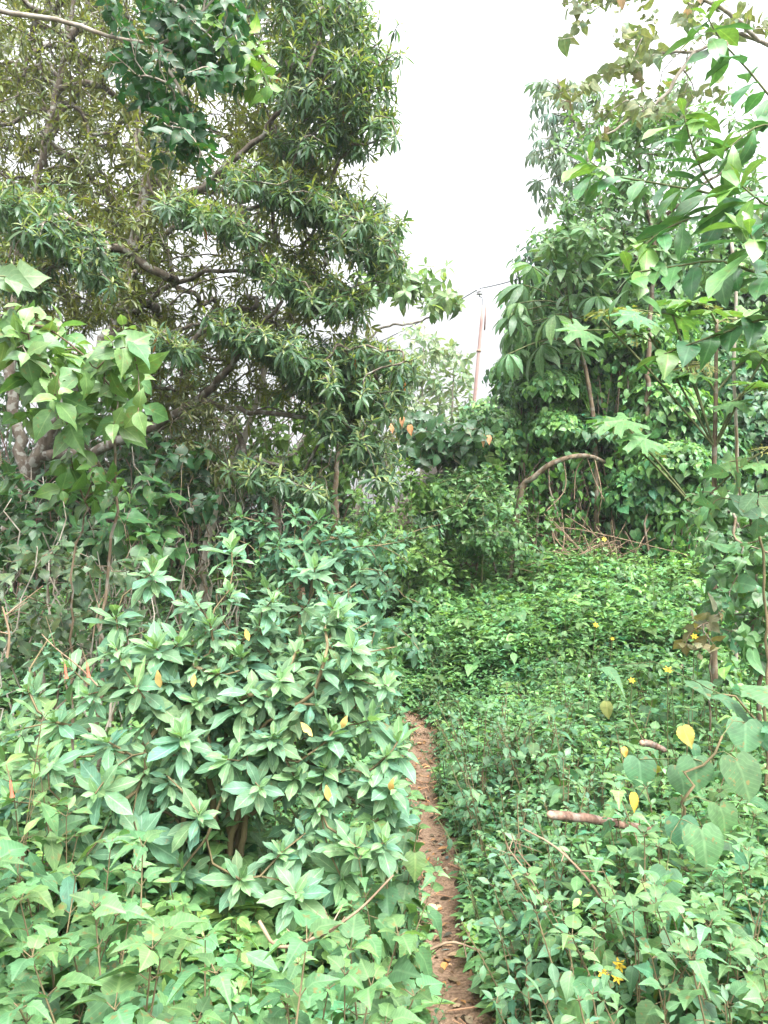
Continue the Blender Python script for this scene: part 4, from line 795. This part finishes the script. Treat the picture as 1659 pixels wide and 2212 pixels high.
pr = [herb_mesh('ribbed_leaf_herb', rng.uniform(.85, 1.12), 8, .13, (.085, .195, .085), LONGL, M_SOFT, 2, B_STEM, young=(.14, .26, .10), tilt=.08, droop=.4) for _ in range(4)]
scatter('ribbed_leaf_herb', 'tall herb with long ribbed leaves at the edge beside the rosette shrub', 'herb', 'ribbed herbs by the rosette shrub', pr, spots(11, (-1.45, -.98, 1.8, 2.4), .14), (.85, 1.1))

# ground cover: small herbs nobody could count
def herbbed(name, X, Y, hmin, hmax, size, nodes, col, leaf=HERB):
    M = len(X); Z = gz(X, Y); patch = .5 + .5 * np.sin(2.3 * X + 1.1 * Y) * np.sin(1.9 * Y - 1.2 * X + 1); h = (hmin + (hmax - hmin) * (.6 * rng.random(M) ** 1.4 + .4 * patch)) * (.25 + .75 * smooth((np.abs(X - path_x(Y)) - .1) / .55)) * np.where(rng.random(M) < .06, 1.45, 1)
    b0 = np.stack([X, Y, Z], 1); lean = np.stack([rng.normal(0, .18, M), rng.normal(0, .18, M), np.ones(M)], 1)
    mb = MB(); st = MB(); u = np.linspace(.25, 1, nodes)
    cb = cols(np.asarray(col) * np.array([1.75, 1.45, 1.45]), M, .26, .4)
    for i, ui in enumerate(u):
        pos = b0 + lean * (h * ui)[:, None]; a0 = rng.uniform(0, 6.28, M)
        for q in range(3 if i >= nodes - 2 else 2):
            a1 = a0 + q * (2 * pi / (3 if i >= nodes - 2 else 2)) + rng.normal(0, .3, M); el = rng.uniform(-.4, .5, M)
            dv = np.stack([np.cos(a1) * np.cos(el), np.sin(a1) * np.cos(el), np.sin(el)], 1)
            sz = size * np.exp(rng.normal(0, .3, M)) * (.7 if i == nodes - 1 else 1)
            cc = cb * np.exp(rng.normal(0, .15, (M, 1))) * (1.4 if i == nodes - 1 else 1)
            mb.leaves(leaf, pos + dv * (sz * .2)[:, None], dv, UP + rng.normal(0, .25, (M, 3)), sz, cc)
    k = rng.choice(M, min(M, 1600), replace=False)
    for j in k: mb.tube(np.array([b0[j], b0[j] + lean[j] * h[j]]), np.array([.004, .002]), 3, (.10, .12, .05))
    return tag(mb.build(name, M_HERB), kind='stuff')
def fieldpts(n, y0, y1, xl, xr):
    y = y0 + (y1 - y0) * rng.random(n) ** 1.25; u = rng.random(n); lo = np.array([xl(v) for v in y]); hi = np.array([xr(v) for v in y]); return lo + (hi - lo) * u, y
X, Y = fieldpts(5200, 2.3, 7, lambda y: float(path_x(y)) + (.13 + .05 * math.sin(4.1 * y) if y < 5.7 else -.15), lambda y: .56 * y + .4); herbbed('ground_cover', X, Y, .15, .46, .05, 6, (.060, .158, .060))
X, Y = fieldpts(7000, 5.9, 11, lambda y: -.6 if y > 6.6 else float(path_x(y)) - .2, lambda y: .56 * y + .3); herbbed('ground_cover', X, Y, .16, .5, .068, 6, (.055, .145, .050), HERB + VINEL[:1])
X, Y = fieldpts(1500, 1.6, 8.5, lambda y: float(path_x(y)) - .75, lambda y: float(path_x(y)) - .12 + .05 * math.sin(5 * y)); herbbed('ground_cover', X, Y, .08, .32, .05, 5, (.055, .145, .055))
X, Y = fieldpts(1800, 1.2, 2.8, lambda y: float(path_x(y)) - 1.7, lambda y: float(path_x(y)) - .22); herbbed('ground_cover', X, Y, .12, .4, .075, 5, (.06, .15, .055), HERB + LOBED[:1])
X, Y = fieldpts(1500, 1.3, 3.2, lambda y: float(path_x(y)) + .3, lambda y: float(path_x(y)) + 1.9); herbbed('ground_cover', X, Y, .12, .36, .06, 5, (.05, .14, .055), HERB + HEART[:1])
X, Y = fieldpts(2600, 2.8, 9, lambda y: -.58 * y - .3, lambda y: min(-.6, float(path_x(y)) - .6)); herbbed('ground_cover', X, Y, .15, .5, .09, 5, (.045, .12, .045), OVATE[:2])
# leaf litter on the path
n = 1000; y = rng.uniform(1.7, 7.5, n); x = path_x(y) + rng.normal(0, .17, n); mb = MB()
mb.leaves(OVATE + LANCE, np.stack([x, y, gz(x, y) + .018], 1), np.stack([rng.normal(0, 1, n), rng.normal(0, 1, n), rng.normal(0, .12, n)], 1), UP + rng.normal(0, .15, (n, 3)), rng.uniform(.02, .06, n), cols((.20, .13, .07), n, .5, .5))
for k in range(110):
    y = rng.uniform(1.7, 7); x = float(path_x(y)) + rng.normal(0, .15); a = rng.uniform(0, 6.28); l_ = rng.uniform(.05, .16); p0 = np.array([x, y, float(gz(x, y)) + .02]); mb.tube(np.array([p0, p0 + [math.cos(a) * l_, math.sin(a) * l_, .01]]), np.array([.003]), 4, (.25, .18, .1))
tag(mb.build('leaf_litter', M_DRY), kind='stuff')

# ------------------------------------------------------------------ near right: logs, round-leaved vine, flowers, dead leaves
def log(label, a, b_, r, name='log'):
    t = thing(name, label, 'log', a); v = b_ - a; mb = MB(); n = 14; s = np.linspace(0, 1, n)[:, None]; p = a + v * s + np.array([0, 0, .004]) * np.sin(s * 5) + rng.normal(0, .0015, (n, 3))
    mb.tube(p, r * (1 - .25 * s[:, 0]) * np.exp(rng.normal(0, .012, n)), 14, (1, 1, 1), .035, caps=False); mb.build('bark', B_LOG, t)
    mb = MB(); u = norm(v); mb.tube(np.array([a - u * r * .9, a - u * r * .45 , a + u * .004]), [r * .25, r * .7, r * .96], 12, (1, 1, 1), .05); mb.build('cut_end', B_CUT, t); return t
log('reddish brown cut log lying on the herbs with its pale end towards the path', P(1190, 1760, 2.56), P(1415, 1790, 2.66), .0165)
log('short pale broken stick above the long log', P(1388, 1605, 3.0), P(1436, 1618, 3.0), .015, 'broken_stick')
def dryleaf(name, label, px, py, d, size, col, nr=(0, -1, .35), dv=(.1, -.2, -1), leaf=TOOTH, wid=1.):
    p = P(px, py, d); t = thing(name, label, 'leaf', p); m = MB(); m.leaves(leaf, p[None], np.array([dv]) + rng.normal(0, .3, (1, 3)), np.array([nr]) + rng.normal(0, .35, (1, 3)), size * .85, cols(col, 1, .05), wid); m.build('blade', M_DRY, t)
    m = MB(); q = p - norm(np.array(dv)) * size * .35; m.tube(np.array([p, (p + q) / 2 + [0.004, 0, 0], q]), np.array([.0014]), 4); m.build('leaf_stalk', B_GREEN, t)
dryleaf('yellow_leaf', 'largest bright yellow dying leaf hanging among the herbs', 1475, 1568, 2.5, .085, (.52, .44, .12))
dryleaf('yellow_leaf', 'narrow yellow leaf hanging just above the log', 1368, 1712, 2.6, .075, (.58, .42, .08), wid=.7)
dryleaf('yellow_leaf', 'small cupped yellow leaf hanging left of the broken stick', 1345, 1615, 2.9, .055, (.60, .42, .12))
dryleaf('yellow_leaf', 'greenish yellow leaf hanging between the log and the large round leaves', 1418, 1655, 2.65, .06, (.36, .40, .08))
dryleaf('yellow_leaf', 'pale yellow leaf low among the small herbs near the yellow flowers', 1312, 2015, 2.1, .035, (.58, .45, .12))
dryleaf('olive_leaf', 'olive yellow ragged leaf behind the herbs above the broken stick', 1310, 1515, 3.0, .085, (.30, .30, .09))
# round-leaved vine
b = base_of(1480, 2.6); t = thing('round_leaf_vine', 'vine with very large round dull green leaves around the log end', 'vine', b); g = Grow(.06)
mb = MB(); g.limb(mb, np.concatenate([[b], PL([(1470, 1850, 2.5), (1490, 1700, 2.45), (1560, 1590, 2.5)])]), .007, .004, 6); mb.build('stem', B_STEM, t)
sp = [(1515, 1790, 2.3, .135, (0, -.75, .5)), (1590, 1640, 2.45, .16, (.1, -.5, .8)), (1500, 1640, 2.5, .12, (-.2, -.5, .8)), (1380, 1640, 2.65, .12, (-.1, -.4, .9)), (1470, 1770, 2.4, .11, (-.3, -.6, .7)), (1555, 1740, 2.4, .12, (.2, -.6, .7)), (1440, 1880, 2.2, .10, (-.2, -.7, .6)), (1470, 1660, 2.6, .11, (0, -.3, .9)), (1610, 1560, 2.6, .13, (0, -.3, .9))]
td = g.tips(np.array([P(a, c, d_) for a, c, d_, *_ in sp]), sag=.1, rt=.002); g.twigs(B_GREEN, t); mb = MB()
for a, c, d_, s_, nr in sp: mb.leaves(ROUNDL, P(a, c, d_)[None], np.array([[rng.normal(0, .3), -.5, -.8]]), np.array([nr], float), s_ * .85, cols((.07, .17, .068), 1, .15))
mb.build('foliage', M_SOFT, t)
b = base_of(1650, 3.0); t = thing('pale_leaf_vine', 'vine with broad pale lobed leaves spread at the right edge above the round leaves', 'vine', b); g = Grow(.06)
mb = MB(); g.limb(mb, np.concatenate([[b], PL([(1680, 1700, 2.9), (1640, 1560, 2.8), (1560, 1500, 2.8)])]), .007, .004, 6); mb.build('stem', B_STEM, t)
sp = [(1540, 1500, 2.75, .22), (1650, 1480, 2.7, .24), (1600, 1560, 2.7, .16), (1500, 1470, 2.9, .13), (1300, 1440, 3.2, .14), (1690, 1560, 2.6, .2)]
g.tips(np.array([P(a, c, d_) for a, c, d_, *_ in sp]), sag=.1, rt=.002); g.twigs(B_GREEN, t); mb = MB()
for a, c, d_, s_ in sp: mb.leaves(LOBED, P(a, c, d_)[None], np.array([[rng.normal(0, .7), -.8, -.12]]), np.array([[0, -.12, 1]]) + rng.normal(0, .15, (1, 3)), s_ * .8, cols((.085, .19, .09), 1, .15), 1.1)
mb.build('foliage', M_SOFT, t)
# dark bush at the right edge
tp = np.concatenate([box_tips(1480, 1700, 1060, 1200, 3.9, 4.6, 60), box_tips(1540, 1720, 1180, 1420, 3.7, 4.4, 80)])
leafy('edge_bush', 'dark bush with drooping oval leaves at the right edge below the bare stem', 'bush', base_of(1640, 4.2), [np.concatenate([[base_of(1640, 4.2)], PL([(1640, 1350, 4.2), (1620, 1200, 4.2), (1580, 1100, 4.2)])])], tp, OVATE + HEART, 6, .09, (.078, .185, .068), M_BROAD, B_BROWN, (.015, .005), axis=(-.1, -.35, .4), ros=dict(th0=45, th1=112, droop=.5, stem=.1))
tp = np.array([P(1600, 1010, 3.4), P(1640, 1060, 3.3), P(1560, 1075, 3.4), P(1530, 1110, 3.4), P(1650, 1120, 3.3)])
leafy('leafy_vine', 'climbing vine with a pair of broad pale leaves on a reddish stem', 'vine', base_of(1660, 3.5), [np.concatenate([[base_of(1660, 3.5)], PL([(1650, 1250, 3.45), (1610, 1100, 3.4), (1595, 1040, 3.4), (1590, 920, 3.4)])])], tp, OVATE, 3, .14, (.10, .20, .10), M_SOFT, B_STEM, (.008, .004), axis=(-.2, -.4, .1), ros=dict(th0=50, th1=110, droop=.6, stem=.06), trunkname='stem')
b = base_of(1530, 4.0); tp = np.array([P(1500, 1360, 3.6), P(1530, 1345, 3.6), P(1540, 1390, 3.55), P(1480, 1395, 3.6), P(1560, 1320, 3.6), P(1510, 1410, 3.6)])
leafy('brown_leaf_sapling', 'small sapling with dull brownish drooping leaves below the dark edge bush', 'sapling', b, [np.concatenate([[b], PL([(1535, 1420, 3.7), (1530, 1360, 3.65)])])], tp, OVATE, 4, .085, (.13, .13, .06), M_SOFT, B_BROWN, (.006, .003), axis=(0, -.5, -.1), ros=dict(th0=50, th1=110, droop=.6))

# yellow flowers
FT = [combine([xf(strip([.02, .16, .20, .12, 0], fold=.15, curl=-.3), ang=2 * pi * k / 6, scale=1.0) for k in range(6)])]
def flower(label, px, py, d, s_, nr=(0, -.7, .7)):
    p = P(px, py, d); z = float(gz(p[0], d)); b_ = np.array([p[0] + rng.normal(0, .05), d + .1, float(gz(p[0], d + .1))]); t = thing('yellow_flower', label, 'flower', b_, 'yellow star flowers in the herb bed')
    n_ = norm(np.array(nr) + rng.normal(0, .15, 3)); e = norm(np.cross(n_, [1, 0.2, 0])); mb = MB(); mb.leaves(FT, p[None], e[None], n_[None], s_, np.array([[.75, .52, .03]])); mb.build('petal', M_PETAL, t)
    mb = MB(); mb.tube(np.array([p - n_ * .002, p + n_ * s_ * .15]), [s_ * .2, s_ * .12], 8, (1, 1, 1)); mb.build('centre', plainmat('stamen', (.6, .36, .03), .8), t)
    mb = MB(); mb.tube(resample(np.array([b_, b_ * .4 + p * .6 + [0, .02, 0], p]), .08), np.array([.002]), 4); mb.build('stem', B_GREEN, t)
for a in [('largest yellow star flower facing out beside the pale leaf vine', 1443, 1447, 3.2, .024), ('small yellow flower left of the olive yellow leaf', 1365, 1470, 3.4, .018), ('lone yellow star flower high in the open herb bed', 1287, 1350, 4.3, .02), ('yellow flower just right of the lone star flower', 1323, 1380, 4.2, .014),
          ('yellow star flower topmost of the trio low among the herbs', 1338, 2085, 1.95, .02), ('yellow star flower lowest of the trio low among the herbs', 1333, 2112, 1.93, .017), ('half closed yellow flower beside the low trio', 1302, 2100, 1.95, .018), ('orange yellow flower at the tip of the tall stalk by the brownish sapling', 1500, 1375, 3.6, .02), ('tiny yellow flower below the twig tangle', 1305, 1165, 7.2, .03)]:
    flower(*a)
# red tubular flowers at the left edge
def tubular(label, px, py, d):
    p = P(px, py, d); t = thing('tubular_flower', label, 'flower', p); mb = MB(); s_ = np.linspace(0, 1, 8)[:, None]; q = p + np.array([.005, 0, -.04]) * s_; mb.tube(q, np.interp(s_[:, 0], [0, .2, .8, 1], [.0015, .003, .0035, .006]), 8, (.72, .20, .12)); mb.build('petal', M_PETAL, t)
    mb = MB(); mb.tube(np.array([p, p + [-.02, .02, .03]]), np.array([.0015]), 4); mb.build('stem', B_STEM, t)
tubular('coral red tubular flower hanging at the edge among the ribbed herbs', 22, 1685, 1.75); tubular('small orange tubular flower under the tip of the ribbed herb', 188, 1432, 2.1); tubular('small orange tubular flower beside the ribbed herb stem', 140, 1435, 2.1)
# dead twigs
def deadtwig(label, pts, r=.004):
    p = PL(pts); t = thing('dead_twig', label, 'twig', p[0]); mb = MB(); q = resample(p, .04); mb.tube(q, np.linspace(r, r * .5, len(q)), 5, (1, 1, 1), .06); mb.build('stem', B_DRY, t)
    mb = MB()
    for k in range(3):
        i = int(rng.integers(len(q) // 3, len(q) - 1)); mb.tube(np.array([q[i], q[i] + rng.normal(0, .05, 3) + [0, 0, .04]]), [r * .5, r * .3], 4)
    mb.build('twig', B_DRY, t)
deadtwig('bare brown twig rising beside the path below the log', [(1180, 1960, 2.45), (1140, 1890, 2.4), (1100, 1835, 2.4), (1095, 1820, 2.4)])
deadtwig('thin bare twig leaning near the path edge herbs', [(1160, 1890, 2.5), (1120, 1840, 2.5), (1105, 1800, 2.5)], .003)
deadtwig('long brown stem arching across the lobed herbs under the rosette shrub', [(560, 1990, 1.85), (600, 2045, 1.8), (680, 2025, 1.8), (770, 1970, 1.8), (850, 1890, 1.85)], .005)
deadtwig('brown stem forking from the arching stem', [(600, 2045, 1.8), (640, 2040, 1.82), (720, 2010, 1.8), (745, 1980, 1.8)], .003)
deadtwig('dry twig lying by the lower end of the path', [(930, 2050, 2.5), (980, 2035, 2.5), (1050, 2060, 2.5)], .006)
deadtwig('slanting brown stem between the round leaves and the lobed herbs', [(1320, 1980, 2.2), (1270, 1900, 2.2), (1200, 1830, 2.25), (1130, 1790, 2.3)], .005)
deadtwig('pale bare stem leaning at the edge of the shady thicket', [(15, 1420, 2.3), (20, 1370, 2.3), (5, 1310, 2.3)], .005)
deadtwig('thin reddish dry stem behind the ribbed herb tip', [(210, 1480, 2.3), (170, 1440, 2.3), (120, 1400, 2.3), (90, 1370, 2.3)], .003)

# ------------------------------------------------------------------ thin haze, added to lift the dark tones
hz = bpy.data.materials.new('haze'); hz.use_nodes = True; t_ = hz.node_tree; t_.nodes.clear()
vo = nn(t_, 'ShaderNodeVolumePrincipled'); vo.inputs['Color'].default_value = (.95, .97, 1, 1); vo.inputs['Density'].default_value = .0016; vo.inputs['Anisotropy'].default_value = .2
mo_ = nn(t_, 'ShaderNodeOutputMaterial'); t_.links.new(vo.outputs[0], mo_.inputs['Volume'])
me = bpy.data.meshes.new('haze'); x0, x1, y0, y1, z0, z1 = -125, 125, -65, 165, -3, 14
me.from_pydata([(x, y, z) for z in (z0, z1) for x, y in ((x0, y0), (x1, y0), (x1, y1), (x0, y1))], [], [(3, 2, 1, 0), (4, 5, 6, 7), (0, 1, 5, 4), (1, 2, 6, 5), (2, 3, 7, 6), (3, 0, 4, 7)])
me.materials.append(hz); ob = bpy.data.objects.new('haze', me); C.collection.objects.link(ob); ob['kind'] = 'stuff'
